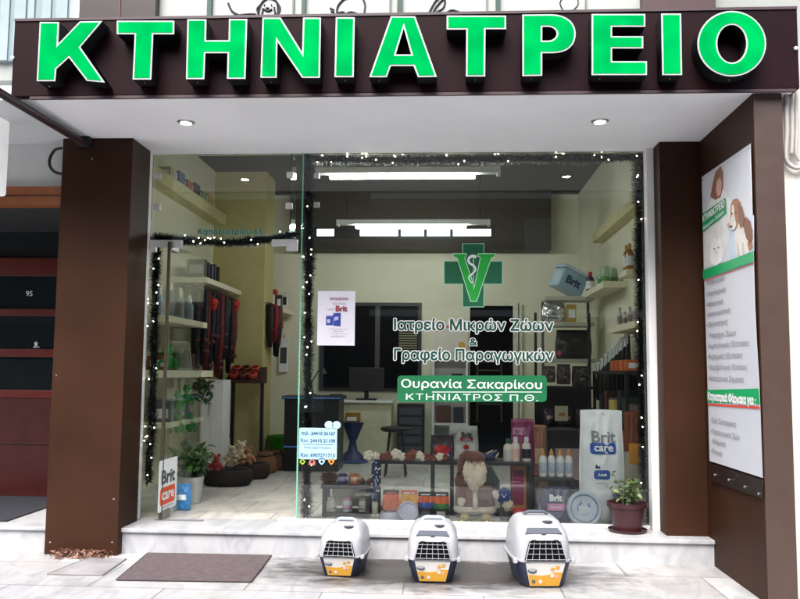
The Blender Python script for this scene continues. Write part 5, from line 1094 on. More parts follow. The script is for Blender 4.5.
bl = mat('label_blue', S(30, 84, 170), .45)
local_text('Brit', w*.54, w*.04, h*.765, 0, mat('print_silver', S(140, 140, 146), .4), o, surf=sf, bold=.03)
decal(o, sf, [rrect(-w*.27, h*.615, w*.30, h*.715, w*.06)], bl, 'blue_label'); local_text('care', w*.42, w*.02, h*.665, 0, pw_, o, surf=lambda x, z: min(sf(q_*w*.05-w*.3, z) for q_ in range(13))-.012, bold=.03)
decal(o, sf, [rrect(-w*.20, h*.395, w*.16, h*.475, w*.06)], bl, 'blue_label'); local_text('Adult', w*.2, -w*.02, h*.437, 0, pw_, o, surf=lambda x, z: min(sf(q_*w*.05-w*.3, z) for q_ in range(13))-.012, bold=.04)
decal(o, sf, [[(-w*.17, h*.49), (-w*.06, h*.49), (-w*.06, h*.51), (-w*.1, h*.505), (-w*.15, h*.525)]], nvy, 'dog_print'); local_text('Lamb & Rice', w*.26, -w*.02, h*.36, 0, mat('print_silver', S(140, 140, 146), .4), o, surf=sf, bold=.01)
for i in range(3): decal(o, sf, [rc(w*.2, h*(.28-.03*i), w*.38, h*(.30-.03*i))], mat('print_paleblue2', S(120, 140, 180), .5), 'small_print')
p = W(583.8, 508.8, .09); rr = 17*6.76/FPX
bo = thing('pet_bowl', 'round blue pet bowl with a dog picture leaning on the sack', 'bowl', (p.x, .05, H+rr*.98), rot=(PI/2-.22, 0, 0))
s = MB(); s.lathe([(rr*.9, -.06), (rr, -.02), (rr, .0), (rr*.93, .012), (rr*.80, .012), (rr*.76, -.02), (0, -.03)], 36); s.build('rim', mat('bowl_grey', S(176, 190, 206), .3), bo, smooth='auto')
s = MB(); s.lathe([(rr*.755, -.008), (rr*.72, -.024), (0, -.026)], 36, caps=False); s.build('inside', mat('bowl_blue', S(70, 120, 178), .3, var=.15), bo, smooth='auto')
s = MB(); L = [(-.3, -.3), (.3, -.32), (.36, .0), (.2, .1), (.16, .34), (-.05, .4), (-.12, .2), (-.3, .1)]; s.add([(x*rr*1.1, z*rr*1.1, -.016) for x, z in L]+[(x*rr, z*rr, -.026) for x, z in L], [tuple(range(8))]+[(i, (i+1) % 8, (i+1) % 8+8, i+8) for i in range(8)]); s.build('dog_picture', mat('picture_grey', S(190, 200, 210), .5, var=.2, scale=30), bo)
# ------------------------------------------------------------------ left wall of the shop
XE = -2.2
def wshelf(label, y0, y1, z, x0, x1, th=.06, m=None):
    o = MB(); o.box(x0, y0, z-th, x1, y1, z); o = o.build('wall_shelf', m or mat('shelf_cream', S(226, 222, 196), .55, var=.04), bevel=.004); return tag(o, label, 'shelf', 'cream wall shelves')
pA, pB = WX(207, 277, XE), WX(237.6, 288, XE); zA = pA.z
wshelf('cream wall shelf above the dark hanging leads, nearest the partition', pA.y, 3.7, zA, RX0, XE)
for i in range(5):
    y = pA.y+.1+.13*i; goods_box('product_box', 'dark slim box standing on the upper cream shelf', XE-.26, XE-.05, y, y+.07, zA+.001, zA+.21-.015*(i % 3), mat('pbox%d' % (i % 3), S(*((40, 44, 60), (28, 30, 38), (60, 62, 84))[i % 3]), .45), mat('plab', S(150, 150, 160), .6), group='dark slim boxes on the upper shelf', rot=(.12*(i % 2), 0, 0))
pC = WX(167.5, 315, XE+.02); pD = WX(206, 322.5, XE+.02)
zB = (pC.z+pD.z)/2; wshelf('cream wall shelf with pale bottles behind the open glass door', pC.y, pD.y+.05, zB, RX0, XE+.02)
bcol = [(150, 178, 190), (178, 190, 196), (110, 140, 150), (196, 200, 190), (140, 160, 176), (120, 150, 140)]
for i in range(8):
    y = pC.y+.06+i*(pD.y-pC.y)/8; bottle(XE-.08-.06*(i % 2), y, zB+.001, .035, .24+.05*(i % 3), mat('sbot%d' % (i % 6), S(*bcol[i % 6]), .35), pw_, mat('plab', S(150, 150, 160), .6), 'pale grooming bottle on the shelf behind the open door', 'pale bottles on the shelf behind the door')
pE, pF = WX(167, 370, XE+.06), WX(219, 371, XE+.06); zC = (pE.z+pF.z)/2
wshelf('lower cream shelf with green toys behind the open glass door', pE.y, 2.3, zC, RX0, XE+.06, .07)
p = WX(184, 366, XE-.05); s = MB(); s.box(-.02, -.16, 0, .0, .16, .30); s.box(.0, -.16, 0, .012, .16, .02); s.box(0, -.16, .28, .012, .16, .30); s.box(0, -.16, .02, .012, -.14, .28); s.box(0, .14, .02, .012, .16, .28)
o = s.build('picture_frame', mat('frame_grey', S(150, 152, 142), .5), bevel=.003); o.location = (XE-.06, p.y, zC+.001); o.rotation_euler = (0, -.2, -.3); tag(o, 'grey framed picture leaning on the lower cream shelf', 'picture frame')
s = MB(); s.box(.001, -.13, .03, .006, .13, .27); s.build('print', mat('print_photo', S(110, 112, 96), .4, var=.5, scale=12), o)
M_gt = mat('toy_green', S(40, 150, 60), .5)
def frog(loc, s_, label):
    m = MB(); m.ball((0, 0, .07*s_), (.045*s_, .04*s_, .07*s_), 12, 8); m.ball((0, -.01*s_, .165*s_), (.042*s_, .04*s_, .04*s_), 12, 8)
    for sx in (-1, 1):
        m.tube([(sx*.035*s_, 0, .1*s_), (sx*.075*s_, -.02*s_, .06*s_), (sx*.07*s_, -.03*s_, .0)], .013*s_, 7); m.ball((sx*.02*s_, -.015*s_, .205*s_), .014*s_, 8, 6)
    o = m.build('dog_toy', M_gt, None, 0, True); o.location = loc; tag(o, label, 'toy'); return o
p = WX(170, 366, XE); frog((XE-.05, p.y+.1, zC+.001), 1.15, 'green rubber toy beside the framed picture on the lower shelf')
# hanging leads and harnesses on the left wall
def hanging(label, X, y0, y1, ztop, L, n, cols, seed, cat='dog leads', x1=None, name='hanging_lead'):
    rnd = random.Random(seed); o = thing(name, label, cat, (X, (y0+y1)/2, ztop)); yc = (y0+y1)/2
    b_ = MB(); b_.box(-.05, y0-yc, -.03, .02, y1-yc, .0); b_.build('rail', mat('rail_steel', (.3, .3, .3), .4, .8), o)
    for i in range(n):
        y = y0-yc+(y1-y0)*(i+.5)/n+rnd.uniform(-.01, .01); l = L*rnd.uniform(.7, 1.); m = MB(); dx_ = rnd.uniform(.04, .16); w_ = rnd.uniform(.012, .022)
        m.tube([(.0, y, -.01), (dx_, y-.01, -.06), (dx_, y-.02, -l*.5), (dx_*.8, y, -l), (dx_*.6, y+.03, -l*.97), (dx_*.5, y+.02, -l*.4), (.0, y+.01, -.03)], [w_, w_*1.6, w_*2.0, w_*1.5, w_*1.5, w_*1.8, w_], 7)
        for k in range(2): z = -l*rnd.uniform(.3, .9); m.ball((dx_, y-.01, z), (w_*2.1, w_*2.2, .03), 8, 6, 1)
        m.build('strap', [mat('strap_%d_%d_%d' % cols[i % len(cols)], S(*cols[i % len(cols)]), .7), mat('strap_trim', S(80, 30, 30), .6)], o, smooth=True)
    return o
pa, pb_ = WX(199, 296, XE-.05), WX(238, 300, XE-.05)
hanging('thick row of dark dog harnesses hanging below the upper shelf', XE-.16, pa.y, 3.5, zA-.09, 1.05, 14, [(26, 24, 28), (40, 26, 28), (22, 26, 38), (96, 24, 26), (30, 30, 30)], 3, 'dog harnesses', name='dog_harness')
for i, (px, py, rr) in enumerate(((212, 302, .05), (234, 304, .055))):
    p = WX(px, py, XE-.02); s = MB(); s.ball((0, 0, 0), (rr, rr*1.3, rr), 12, 8); s.ball((-.01, .03, -.05), (rr*.8, rr, rr), 10, 8); o = s.build('red_collar_roll', mat('collar_red', S(180, 36, 34), .6), None, 0, True); o.location = (XE-.0, p.y, p.z); o.name = 'collar_roll'; tag(o, 'rolled red collar hanging with the dark harnesses, '+('front one' if i == 0 else 'rear one'), 'collar'); q = MB(); q.tube([(0, 0, rr), (-.1, 0, rr+.06)], .006, 5); q.build('hook', M_metal, o)
# red brown shoe-like display below
q = R(226, 360, 262, 380, 3.3); ds = thing('red_display_stand', 'sloping display of red and brown collars before the olive partition', 'display stand', (q[0], 3.3, H)); ww = q[1]-q[0]; zz = q[2]-H
s = MB(); s.add([(0, 0, zz), (ww, 0, zz), (ww, .3, zz+.16), (0, .3, zz+.16), (0, 0, zz-.04), (ww, 0, zz-.04), (ww, .3, zz-.04), (0, .3, zz-.04)], [(0, 1, 2, 3), (4, 7, 6, 5), (0, 4, 5, 1), (1, 5, 6, 2), (2, 6, 7, 3), (3, 7, 4, 0)]); s.build('sloped_tray', mat('tray_dark', S(60, 34, 30), .6), ds)
for x in (.02, ww-.06): s = MB(); s.box(x, .2, 0, x+.04, .24, zz-.041); s.build('leg', M_black, ds)
for i in range(6):
    s = MB(); x = .06+(ww-.1)*(i % 3)/3; y = .05+.14*(i//3); s.lathe([(.05, 0), (.06, .02), (.06, .05), (.05, .06), (.035, .06), (.035, .01)], 14, M=Matrix.Translation((x+.03, y, zz+y*.53+.01)) @ Matrix.Rotation(.5, 4, 'X')); s.build('collar', mat('collar%d' % (i % 3), S(*((150, 40, 36), (100, 44, 36), (170, 60, 44))[i % 3]), .6), ds, smooth='auto')
# leads on the end of the partition
p0_ = W(271, 303, 4.0)
hanging('dark and red dog leads hanging on the partition end', pd.x+.02, 3.85, 4.2, p0_.z, .72, 5, [(24, 24, 28), (130, 24, 26), (30, 34, 44)], 9)
# far shelf right of the partition
q = R(276, 305, 289, 314, 4.7); wshelf('short cream shelf behind the partition with red and white boxes', 4.5, 5.1, q[2]+.06, pd.x-.3, q[1])
zf = q[2]+.06
for i, (dx_, h_, col, lb_) in enumerate(((0.0, .28, (170, 36, 34), 'red'), (.085, .2, (60, 56, 60), 'dark grey'), (.165, .24, (212, 208, 200), 'white'))):
    x = q[0]-.06+dx_; goods_box('product_box', lb_+' box on the short shelf behind the partition', x, x+.07, 4.6, 4.75, zf+.001, zf+h_, mat('fbox%d' % i, S(*col), .5), pw_ if i < 2 else M_bk)
q = R(279, 338, 288, 372, 5.15); o = goods_box('notice_frame', 'white framed notice on the wall behind the partition', q[0], q[1], 5.14, 5.17, q[2], q[3], M_white, mat('notice_dark', S(70, 74, 78), .5), 'frame')
s = MB(); s.tube([(0, 0, q[3]-q[2]-.01), (-.0, .03, q[3]-q[2]+.05)], .006, 5); s.build('bracket', M_black, o)
# cabinet, bin, baskets and pots on the floor
q = R(211, 380, 236, 447, 3.0); o = goods_box('white_cupboard', 'tall white cupboard standing before the olive partition', q[0], q[1]-.04, 2.55, 2.88, H+.0, W(220, 380, 2.55).z, M_white, None, 'cupboard'); s = MB(); hh = W(220, 380, 2.55).z-H; s.box(-.11, -.172, .04, -.005, -.166, hh-.04); s.build('door', M_vwhite, o); s = MB(); s.box(.005, -.172, .04, .11, -.166, hh-.04); s.build('door', M_vwhite, o); s = MB(); s.box(-.02, -.185, .7, -.012, -.172, .85); s.build('handle', M_metal, o)
p = FL(214, 470, H); o = thing('white_bin', 'white bin with a dark rim beside the pet baskets', 'bin', (p.x, p.y+.15, H)); hb_ = W(214, 436, p.y).z-H; rb = 13.5*9/FPX
s = MB(); s.lathe([(rb*.82, 0), (rb, hb_-.03), (rb*.95, hb_-.03), (rb*.8, .03), (0, .03)], 26); s.build('body', mat('bin_white', S(196, 194, 190), .5), o, smooth='auto'); s = MB(); s.lathe([(rb*1.03, hb_-.035), (rb*1.04, hb_), (rb*.93, hb_), (rb*.93, hb_-.03)], 26); s.build('rim', M_black, o, smooth='auto')
def basket(px, py, r, h, m, label, sq=.75):
    p = FL(px, py, H); o = thing('pet_basket', label, 'pet basket', (p.x, p.y+r*sq, H)); S_ = Matrix.Diagonal((1, sq, 1, 1))
    s = MB(); s.lathe([(r*.86, 0), (r, h*.3), (r*.98, h*.85), (r*.88, h), (r*.76, h*.85), (r*.7, h*.3), (0, h*.26)], 28, M=S_); s.build('rim_cushion', m, o, smooth=True)
    s = MB(); s.lathe([(0, h*.28), (r*.68, h*.3), (r*.6, h*.5), (0, h*.54)], 24, M=S_); s.build('inner_cushion', mat('cushion_wine', S(84, 34, 34), .9, var=.2), o, smooth=True); return o
basket(222, 487.5, .27, .17, mat('basket_dark', S(30, 22, 24), .85), 'dark round pet basket with a wine cushion by the door')
basket(243, 480, .26, .17, mat('basket_brown', S(46, 34, 30), .85), 'dark brown pet basket filled with plush toys')
rnd = random.Random(11)
for i, (px, py, col, lb_) in enumerate(((216, 466, (150, 40, 44), 'red'), (233, 456, (206, 190, 160), 'cream'), (242, 452, (214, 200, 172), 'pale cream'), (248, 458, (160, 110, 70), 'tan'), (236, 464, (196, 176, 150), 'beige'))):
    Yt = 2.05 if i == 0 else 2.5; p = W(px, py, Yt); s = MB(); s.ball((0, 0, 0), (.065, .055, .06), 12, 8); s.ball((.0, -.03, .075), (.045, .042, .042), 12, 8)
    for sx in (-1, 1): s.ball((sx*.036, -.02, .115), (.018, .012, .02), 8, 6); s.tube([(sx*.05, -.02, .02), (sx*.09, -.05, -.03)], .02, 7); s.tube([(sx*.03, -.03, -.03), (sx*.05, -.08, -.05)], .022, 7)
    o = s.build('plush_toy', felt('plush_%s' % lb_.replace(' ', '_'), col), None, 0, True); o.location = p; tag(o, lb_+' plush animal sitting in the '+('wine cushioned' if i == 0 else 'brown')+' pet basket', 'toy'); q = MB(); q.ball((-.015, -.07, .085), .006, 6, 4); q.ball((.015, -.07, .085), .006, 6, 4); q.ball((0, -.074, .07), .008, 6, 4); q.build('face', M_black, o)
for i, (px, py) in enumerate(((262, 474), (272, 471))):
    p = FL(px, py, H); s = MB(); s.loft(rings([(0, 0, 0, .12, .1), (0, 0, .03, .15, .12), (0, 0, .12, .145, .12), (0, 0, .18, .12, .1), (0, 0, .2, .09, .07), (0, 0, .24, .1, .08)], 18)); o = s.build('sack', mat('sack_brown%d' % i, S(*((116, 80, 60), (92, 66, 50))[i]), .9, var=.2, bump=.4), None, 0, True); o.location = (p.x, p.y+.14, H+.001); tag(o, ('open brown sack beside the plush toy basket', 'darker brown sack before the green pot')[i], 'sack'); q = MB(); q.lathe([(.095, .195), (.097, .205)], 14); q.build('tie', M_black, o)
p = FL(278, 464, H); o = thing('green_pot', 'bright green plant pot standing on the shop floor', 'plant pot', (p.x, p.y+.13, H)); s = MB(); s.lathe([(.10, 0), (.16, .32), (.17, .32), (.17, .36), (.155, .36), (.13, .1), (0, .1)], 24); s.build('pot', mat('pot_green', S(60, 160, 40), .4), o, smooth='auto'); s = MB(); s.lathe([(0, .3), (.15, .31), (0, .33)], 18); s.build('soil', mat('soil', (.03, .022, .016), .95), o)
p = FL(189, 504.5, H); o = thing('potted_plant', 'leafy plant in a pale planter behind the open glass door', 'potted plant', (p.x-.02, p.y+.11, H)); hp = W(189, 478, p.y+.0).z-H
s = MB(); s.lathe([(.09, 0), (.115, hp), (.105, hp), (.09, hp-.03), (0, hp-.03)], 24); s.build('pot', mat('planter_pale', S(170, 174, 170), .35), o, smooth='auto')
a, c = foliage(16, .10, 12, .17, .16, .36, 8, .02); q = a.build('stem', mat('stem_green', (.06, .09, .03), .6), o); q.location = (0, 0, hp-.04); q = c.build('foliage', [mat('leaf_fresh', (.06, .17, .035), .45, var=.3), M_leaf[0], M_leaf[1]], o); q.location = (0, 0, hp-.04)
p = FL(180, 511, H); o, sf, w, h = bag('blue_bag', 'small blue bag on the floor behind the door sticker', 'bag', p.x-.05, p.x+.07, H+.001, H+.22, p.y+.07, .08, [(1, mat('bag_blue', S(60, 130, 190), .4))], seed=3); decal(o, sf, [rc(-w*.25, h*.4, w*.25, h*.6)], pw_, 'label')
s = MB(); p = FL(196, 521.5, H); s.box(p.x-.35, p.y-.0, H+.001, p.x+.05, p.y+.05, H+.005); o = s.build('floor_plate', mat('hinge_grey', S(150, 150, 150), .4, .4)); tag(o, 'flat grey hinge plate in the marble below the open door', 'floor plate')
# green toys hanging below the lower shelf
for i, (px, py) in enumerate(((172, 402), (181, 396), (172, 425), (184, 424))):
    p = WX(px, py, XE-.05); o = frog((XE-.02, p.y+.1, p.z-.09), .95, ('green rubber toy hanging below the lower shelf, top outer one', 'green rubber toy hanging below the lower shelf, top inner one', 'green rubber toy hanging lower down, outer one', 'green rubber toy hanging lower down, inner one')[i]); q = MB(); q.tube([(0, 0, .2), (0, 0, zC-.07-o.location.z)], .003, 5); q.build('hook', M_metal, o)
s = MB(); p = WX(200, 384, XE-.05); a, c = foliage(14, .08, 10, .16, -.30, -.10, 21); o = c.build('hanging_plant', [M_leaf[1], M_leaf[0], mat('leaf_fresh', (.06, .17, .035), .45)]); o.location = (XE-.03, p.y, zC-.075); tag(o, 'small green plant trailing under the lower cream shelf', 'plant'); a.build('stem', mat('stem_green', (.06, .09, .03), .6), o)
q = R(168, 403, 196, 420, 1.9); o = wshelf('lowest cream shelf with blue grey packs behind the open door', 1.0, 2.2, WX(180, 421, XE).z, RX0, XE, .05)
zl = WX(180, 421, XE).z
for i in range(3): y = 1.2+.24*i; goods_box('blue_pack', 'blue grey pack on the lowest cream shelf', XE-.26, XE-.03, y, y+.14, zl+.001, zl+.2, mat('pack_bluegrey', S(92, 104, 126), .5, var=.3), pw_, 'pack', 'blue grey packs on the lowest shelf', (.2, 0, .15))

# ------------------------------------------------------------------ right wall of the shop
XS = 2.1
p = WX(603, 281, XS); z1 = p.z; y1n = p.y; y1f = WX(583, 290, XS).y
wshelf('cream wall shelf carrying green tinted glasses on the far side', y1n, y1f, z1, XS, RX1, .07)
for i in range(4):
    bx_ = goods_box if False else None
    y = y1n+.12+.12*i; x = XS+.05+.11*(i % 2); o = thing('drinking_jar', 'clear glass jar with green base on the right wall shelf', 'jar', (x, y, z1+.001), group='green based jars on the wall shelf'); s = MB(); s.lathe([(.04, 0), (.045, .01), (.04, .16), (.03, .17)], 16); s.build('body', mat('jar_clear', S(176, 200, 180), .15, var=.2), o, smooth='auto'); s = MB(); s.lathe([(.046, .012), (.045, .06)], 16); s.build('green_band', mat('band_green', S(90, 150, 70), .4), o, smooth=True)
for i, (px, col, lb_) in enumerate(((587, (60, 40, 60), 'dark'), (592, (40, 52, 100), 'navy'))):
    y = y1f-.35+.25*(1-i); bottle(XS+.07+.08*i, y, z1+.001, .05, .24, mat('rbot%d' % i, S(*col), .35), mat('cap_red', S(180, 40, 44), .5) if i == 0 else pw_, pw_, lb_+' bottle with label at the far end of the right wall shelf', None)
p = WX(626, 270, 2.22); wshelf('short cream wall shelf with amber bottles high beside the garland', p.y-.1, p.y+.25, p.z, 2.2, RX1, .06)
for i in range(2): bottle(2.25+.0*i, p.y-.04+.14*i, p.z+.001, .035, .26, mat('amber', S(170, 110, 40), .25), mat('cap_ochre', S(190, 140, 70), .5), pw_, 'amber bottle on the high short shelf, '+('front one' if i == 0 else 'rear one'), None)
pn, pf = WX(636, 319, XS), WX(608.5, 329, XS); z3 = (pn.z+pf.z)/2
wshelf('cream wall shelf with small white bottles by the window garland', pn.y, pf.y, z3, XS, RX1, .06)
for i in range(10):
    y = pn.y+.05+(pf.y-pn.y-.1)*i/10; bottle(XS+.06+.09*(i % 2), y, z3+.001, .026, .13+.03*(i % 3), mat('sm_white', S(206, 200, 196), .4), mat('sm_cap%d' % (i % 2), S(*((190, 170, 160), (230, 226, 220))[i % 2]), .5), mat('sm_lab', S(150, 130, 130), .6), 'small white care bottle on the shelf by the window garland', 'small white bottles on the right wall shelf')
# display stand with the tilted box
Yq = 3.3; q1 = R(545, 296, 587, 300, Yq); q2 = R(545, 322, 587, 326, Yq); q3 = R(553, 359, 597, 363, Yq)
so = thing('stepped_shelf_unit', 'cream shelf unit with silver bag and black bag near the corner', 'shelf unit', ((q1[0]+q1[1])/2, Yq, H)); cx = (q1[0]+q1[1])/2; x0, x1 = q1[0]-cx, q3[1]-cx-.02
for q in (q1, q2, q3):
    s = MB(); s.box(x0, 0, q[2]-H, x1, .4, q[3]-H); s.build('shelf', mat('shelf_grey', S(196, 196, 180), .5), so)
for x in (x0, x1-.03): s = MB(); s.box(x, .37, 0, x+.03, .4, q1[2]-H); s.build('post', mat('post_grey', S(90, 92, 90), .5), so)
q = R(548, 264, 582, 293, Yq+.1); ww, hh = q[1]-q[0], q[3]-q[2]
bx = thing('plastic_box', 'pale blue translucent plastic box tilted on the shelf unit', 'box', ((q[0]+q[1])/2, Yq+.2, q1[3]+.02), rot=(.1, .42, .35))
s = MB(); s.box(-ww*.42, -.14, 0.0, ww*.42, .14, hh*.72); s.build('body', mat('box_paleblue', S(150, 180, 196), .25, var=.08), bx, bevel=.02); s = MB(); s.box(-ww*.45, -.155, hh*.72, ww*.45, .155, hh*.84); s.build('lid', mat('lid_frost', S(190, 208, 214), .3), bx, bevel=.012)
local_text('Brit', ww*.5, .0, hh*.38, -.1425, nvy, bx, bold=.05)
bx.location.z = q1[3]+ww*.42*math.sin(.42)+.0
q = R(543, 297, 567, 320, Yq); o, sf, w, h = bag('silver_bag', 'shiny silver bag lying on the middle board of the shelf unit', 'bag', q[0], q[1], q2[3]+.001, q2[3]+q[3]-q[2]-.02, Yq+.12, .14, [(1, mat('foil', (.75, .75, .76), .22, .85, var=.1, bump=.5, bscale=18))], seed=6, top=.05, wr=.018)
decal(o, sf, [rc(-w*.3, h*.15, w*.1, h*.25)], mat('foil_grey', S(120, 124, 130), .4), 'label')
q = R(568, 303, 577, 321, Yq); goods_box('yellow_box', 'yellow box beside the silver bag on the shelf unit', q[0], q[1], Yq+.05, Yq+.2, q2[3]+.001, q2[3]+q[3]-q[2], mat('box_mustard', S(190, 160, 80), .5), pw_)
q = R(557, 326, 594, 358, Yq); o, sf, w, h = bag('black_bag', 'bulky black pet bag on the lowest board of the shelf unit', 'bag', q[0], q[1], q3[3]+.001, q3[3]+q[3]-q[2]-.03, Yq+.16, .3, [(1, mat('bag_black', S(22, 20, 24), .5, bump=.3, bscale=10))], seed=9, top=.05, wr=.014); decal(o, sf, [ell(-w*.42, h*.2, w*.05, h*.1, 12)], mat('pink_spot', S(180, 70, 110), .5), 'pink_ribbon')
s = MB(); q = R(541, 300, 553, 322, Yq)
# dark goods below the unit
for i, (x0_, x1_, y0_, y1_, col, lb_) in enumerate(((543, 555, 368, 384, (78, 66, 62), 'dark grey plush bag'), (556, 570, 366, 386, (60, 44, 44), 'dark wine plush bag'), (571, 590, 368, 388, (34, 30, 34), 'black plush bag'))):
    q = R(x0_, y0_, x1_, y1_, 2.9); o, sf, w, h = bag('soft_bag', lb_+' on the black floor rack in the dark corner', 'bag', q[0], q[1], q[2]+.02, q[3]+.02, 2.85, .2, [(1, felt('soft%d' % i, col))], seed=30+i, top=.1, wr=.02); decal(o, sf, [rc(-w*.15, h*.3, w*.15, h*.42)], mat('tag_dim', S(150, 130, 130), .6), 'label')
br = thing('floor_rack', 'tall black floor rack with dark goods in the right hand corner', 'rack', (W(568, 400, 2.8).x, 2.8, H)); q = R(541, 385, 600, 389, 2.8); ww = (q[1]-q[0])/2
for zf_ in (q[2]-H, (q[2]-H)*.55, .08): s = MB(); s.box(-ww, 0, zf_, ww, .4, zf_+.03); s.build('shelf', black_rack, br)
for x in (-ww, ww-.03): s = MB(); s.box(x, .4, 0, x+.03, .43, q[2]-H+.9); s.build('post', black_rack, br)
s = MB(); s.box(-ww+.03, .415, 0.1, ww-.03, .425, q[2]-H+.0); s.build('back_panel', mat('rack_back', S(30, 28, 30), .7), br)
for i, (x0_, x1_, y0_, y1_, col, lb_) in enumerate(((545, 556, 394, 414, (50, 40, 60), 'violet'), (557, 575, 396, 415, (38, 34, 36), 'black'), (577, 597, 394, 415, (60, 50, 44), 'brown'))):
    q = R(x0_, y0_, x1_, y1_, 2.85); zf_ = H+((W(570, 387, 2.8).z-H)*.55)+.02; o, sf, w, h = bag('food_pack', 'dark '+lb_+' food pack on the middle board of the floor rack', 'pack', q[0], q[1], H+(R(541, 385, 600, 389, 2.8)[2]-H)*.55+.032, H+(R(541, 385, 600, 389, 2.8)[2]-H)*.55+.03+(q[3]-q[2])*.9, 3.0, .16, [(1, mat('dpack%d' % i, S(*col), .4))], seed=40+i); decal(o, sf, [rc(-w*.3, h*.4, w*.3, h*.6)], mat('tag_dim', S(150, 130, 130), .6), 'label')
q = R(555, 406, 568, 421, 2.4); o = goods_box('hanging_tag_card', 'pale card standing on dark goods behind the ochre tipped bottles', q[0], q[1], 2.4, 2.42, q[2], q[3], mat('card_pale', S(196, 186, 160), .7), None, 'card'); s = MB(); s.box(-.03, -.0125, .05, .04, -.0105, .09); s.build('print', mat('print_ochre', S(170, 130, 80), .6), o); s = MB(); s.box(-.012, -.006, H-q[2]+.002, .012, .006, -.0); s.build('stand', M_black, o); s = MB(); s.box(-.1, -.05, H-q[2]+.0, .1, .05, H-q[2]+.01); s.build('foot', M_black, o)
# leash rack on the right wall: black leads with white cards
for i in range(8):
    px, py = 628-4.2*i, 333+4.2*i; p = WX(px, py, RX1-.13); o = thing('dog_lead', 'black dog lead with a white card on the right wall', 'dog lead', p, group='black leads with white cards'); l = .78-.05*i
    s = MB(); s.box(-.02, -.01, -.13, .0, .09, 0.0); s.build('card', pw_, o); s = MB(); s.tube([(0, .04, -.02), (-.0, .0, -.14), (-.02, .01, -l*.6), (0, .03, -l), (.02, .07, -l*.95), (.02, .08, -.2), (0, .05, -.02)], .024, 7); s.build('strap', M_black, o, smooth=True); s = MB(); s.tube([(0, .04, -.01), (.125, .04, .01)], .005, 5); s.build('hook', M_metal, o)
pz = WX(628, 371, 2.06); wr = thing('wall_rack', 'black open rack along the right wall with orange and yellow boxes', 'rack', (2.2, 1.3, H)); zt2 = pz.z
for zf_ in (zt2-H-.03, (zt2-H)*.62, (zt2-H)*.3): s = MB(); s.box(-.2, -.7, zf_, .13, .9, zf_+.03); s.build('shelf', black_rack, wr)
for y in (-.7, .87):
    for x in (-.2, .1): s = MB(); s.box(x, y, 0, x+.03, y+.03, zt2-H-.031); s.build('post', black_rack, wr)
s = MB(); s.box(.1, -.66, .05, .13, .86, zt2-H-.04); s.build('back_panel', mat('rack_back', S(30, 28, 30), .7), wr)
for i in range(4):
    y = .72+.2*i; goods_box('orange_box', 'orange and white treat box on the black rack by the right wall', 2.04, 2.16, y, y+.13, zt2+.001, zt2+.10, mat('box_orange', S(206, 104, 50), .5), pw_, 'box', 'orange treat boxes on the wall rack')
zq = H+(zt2-H)*.62+.031
q = R(609, 373, 623, 381, 1.5); goods_box('yellow_box', 'yellow carton on the second board of the black wall rack', 2.02, 2.2, 1.2, 1.45, zq, zq+.16, mat('box_straw', S(196, 176, 96), .6), None, 'carton').rotation_euler = (0, 0, 0)
for i, (y, h_, col, lb_) in enumerate(((.75, .2, (40, 60, 50), 'dark green'), (.95, .26, (34, 30, 36), 'black'), (1.6, .24, (70, 40, 36), 'maroon'), (1.85, .2, (30, 36, 52), 'navy'))):
    goods_box('carton', lb_+' carton on the second board of the black wall rack', 2.03, 2.2, y, y+.15, zq, zq+h_, mat('cart%d' % i, S(*col), .5), mat('tag_dim', S(150, 130, 130), .6))
zq = H+(zt2-H)*.3+.031
for i, (y, h_, col, lb_) in enumerate(((.7, .3, (190, 60, 40), 'red'), (.95, .24, (60, 110, 60), 'green'), (1.25, .3, (40, 36, 40), 'black'), (1.6, .28, (90, 70, 50), 'brown'))):
    goods_box('carton', lb_+' carton on the lower board of the black wall rack', 2.02, 2.2, y, y+.18, zq, zq+h_, mat('cartl%d' % i, S(*col), .5), pw_)
# bags standing behind the racks
q = R(511, 420, 536, 470, 1.0); o, sf, w, h = bag('pet_food_bag', 'magenta dog food bag behind the white shampoo bottles', 'bag', q[0], q[1], H+.002, H+q[3]-H, 1.1, .16, [(1, mat('bag_magenta', S(136, 44, 92), .45, var=.2))], seed=14, top=.06); decal(o, sf, [rc(-w*.4, h*.82, w*.1, h*.9)], mat('tag_pink', S(190, 130, 160), .5), 'label'); local_text('Brit', w*.36, -w*.14, h*.86, 0, nvy, o, surf=lambda x, z: sf(x, z)-.003, bold=.03)
q = R(532, 426, 548, 470, 1.2); o, sf, w, h = bag('pet_food_bag', 'tan paper food bag beside the magenta bag', 'bag', q[0], q[1], H+.002, q[3], 1.3, .16, [(1, mat('bag_tan', S(150, 106, 84), .7, var=.2))], seed=15, top=.06); decal(o, sf, [rc(-w*.3, h*.5, w*.3, h*.7)], mat('tag_tan', S(190, 160, 130), .6), 'label')
q = R(548, 430, 600, 470, 1.6); goods_box('black_crate', 'black crate on the floor behind the ochre tipped bottles', q[0], q[1], 1.6, 2.0, H+.001, q[3], M_bk, mat('tag_dim', S(150, 130, 130), .6), 'crate')
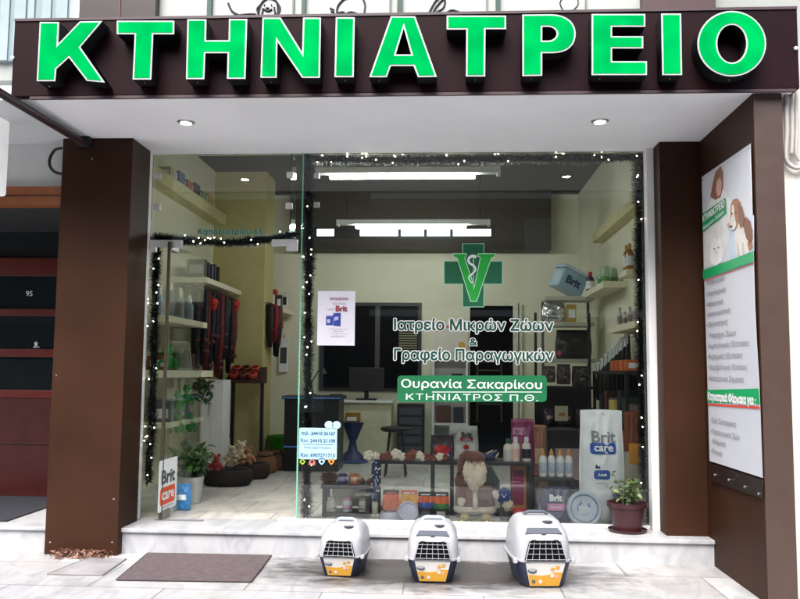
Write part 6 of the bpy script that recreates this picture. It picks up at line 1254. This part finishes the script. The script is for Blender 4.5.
q = R(625, 412, 645, 470, .5); o, sf, w, h = bag('pet_food_bag', 'pale patterned food bag behind the potted plant and garland', 'bag', q[0], q[1], H+.002, q[3], .55, .12, [(.6, mat('bag_pale', S(190, 186, 170), .5)), (1, mat('bag_rust', S(130, 70, 44), .5))], seed=17, top=.06); decal(o, sf, [rc(-w*.3, h*.5, w*.3, h*.7)], M_ye, 'label')

# small stock that crowds the shelves
rnd = random.Random(51)
for i in range(7):
    y = pE.y+.45+.2*i
    if y < 2.2:
        col = ((150, 60, 50), (60, 90, 60), (190, 170, 120), (70, 60, 90), (120, 90, 70))[i % 5]; nm = ('brick red', 'moss green', 'straw', 'violet', 'tan')[i % 5]
        goods_box('treat_box', nm+' treat box on the lower cream shelf behind the door', XE-.3, XE-.08, y, y+.13, zC+.001, zC+.14+.04*(i % 3), mat('tbox%d' % (i % 5), S(*col), .5), pw_)
for i in range(6):
    y = 1.6+.28*i; col = ((196, 190, 170), (90, 110, 140), (170, 90, 60), (60, 60, 64), (140, 150, 110), (190, 160, 90))[i]; nm = ('cream', 'steel blue', 'terracotta', 'charcoal', 'sage', 'mustard')[i]
    z_ = 3.421; goods_box('storage_box', nm+' storage box on the high ledge of the side wall', RX0+.01, RX0+.15, y, y+.2, z_, z_+.1+.03*(i % 2), mat('stbox%d' % i, S(*col), .6), pw_)
for i in range(6):
    y = y1n+.7+.1*i
    if y < y1f-.45: bottle(XS+.12, y, z1+.001, .03, .15+.03*(i % 2), mat('tin%d' % (i % 3), S(*((170, 60, 50), (200, 200, 190), (70, 110, 150))[i % 3]), .35), pw_, None, ('red', 'white', 'blue')[i % 3]+' spray bottle in the row on the right wall shelf', 'spray bottles on the right wall shelf')
for i, (px, py, col, nm) in enumerate(((628, 352, (196, 190, 180), 'pale'), (640, 350, (170, 60, 50), 'red'), (634, 364, (60, 90, 140), 'blue'))):
    pass
for i in range(5):
    y = .15+.12*i; goods_box('blister_pack', ('white', 'amber', 'pale green', 'rose', 'sky blue')[i]+' toy pack hung on the right wall under the bottle shelf', RX1-.06, RX1-.003, y+.5, y+.59, 1.50, 1.66, mat('blis%d' % i, S(*((210, 206, 198), (196, 140, 60), (150, 180, 140), (190, 110, 120), (120, 160, 190))[i]), .4), pw_)
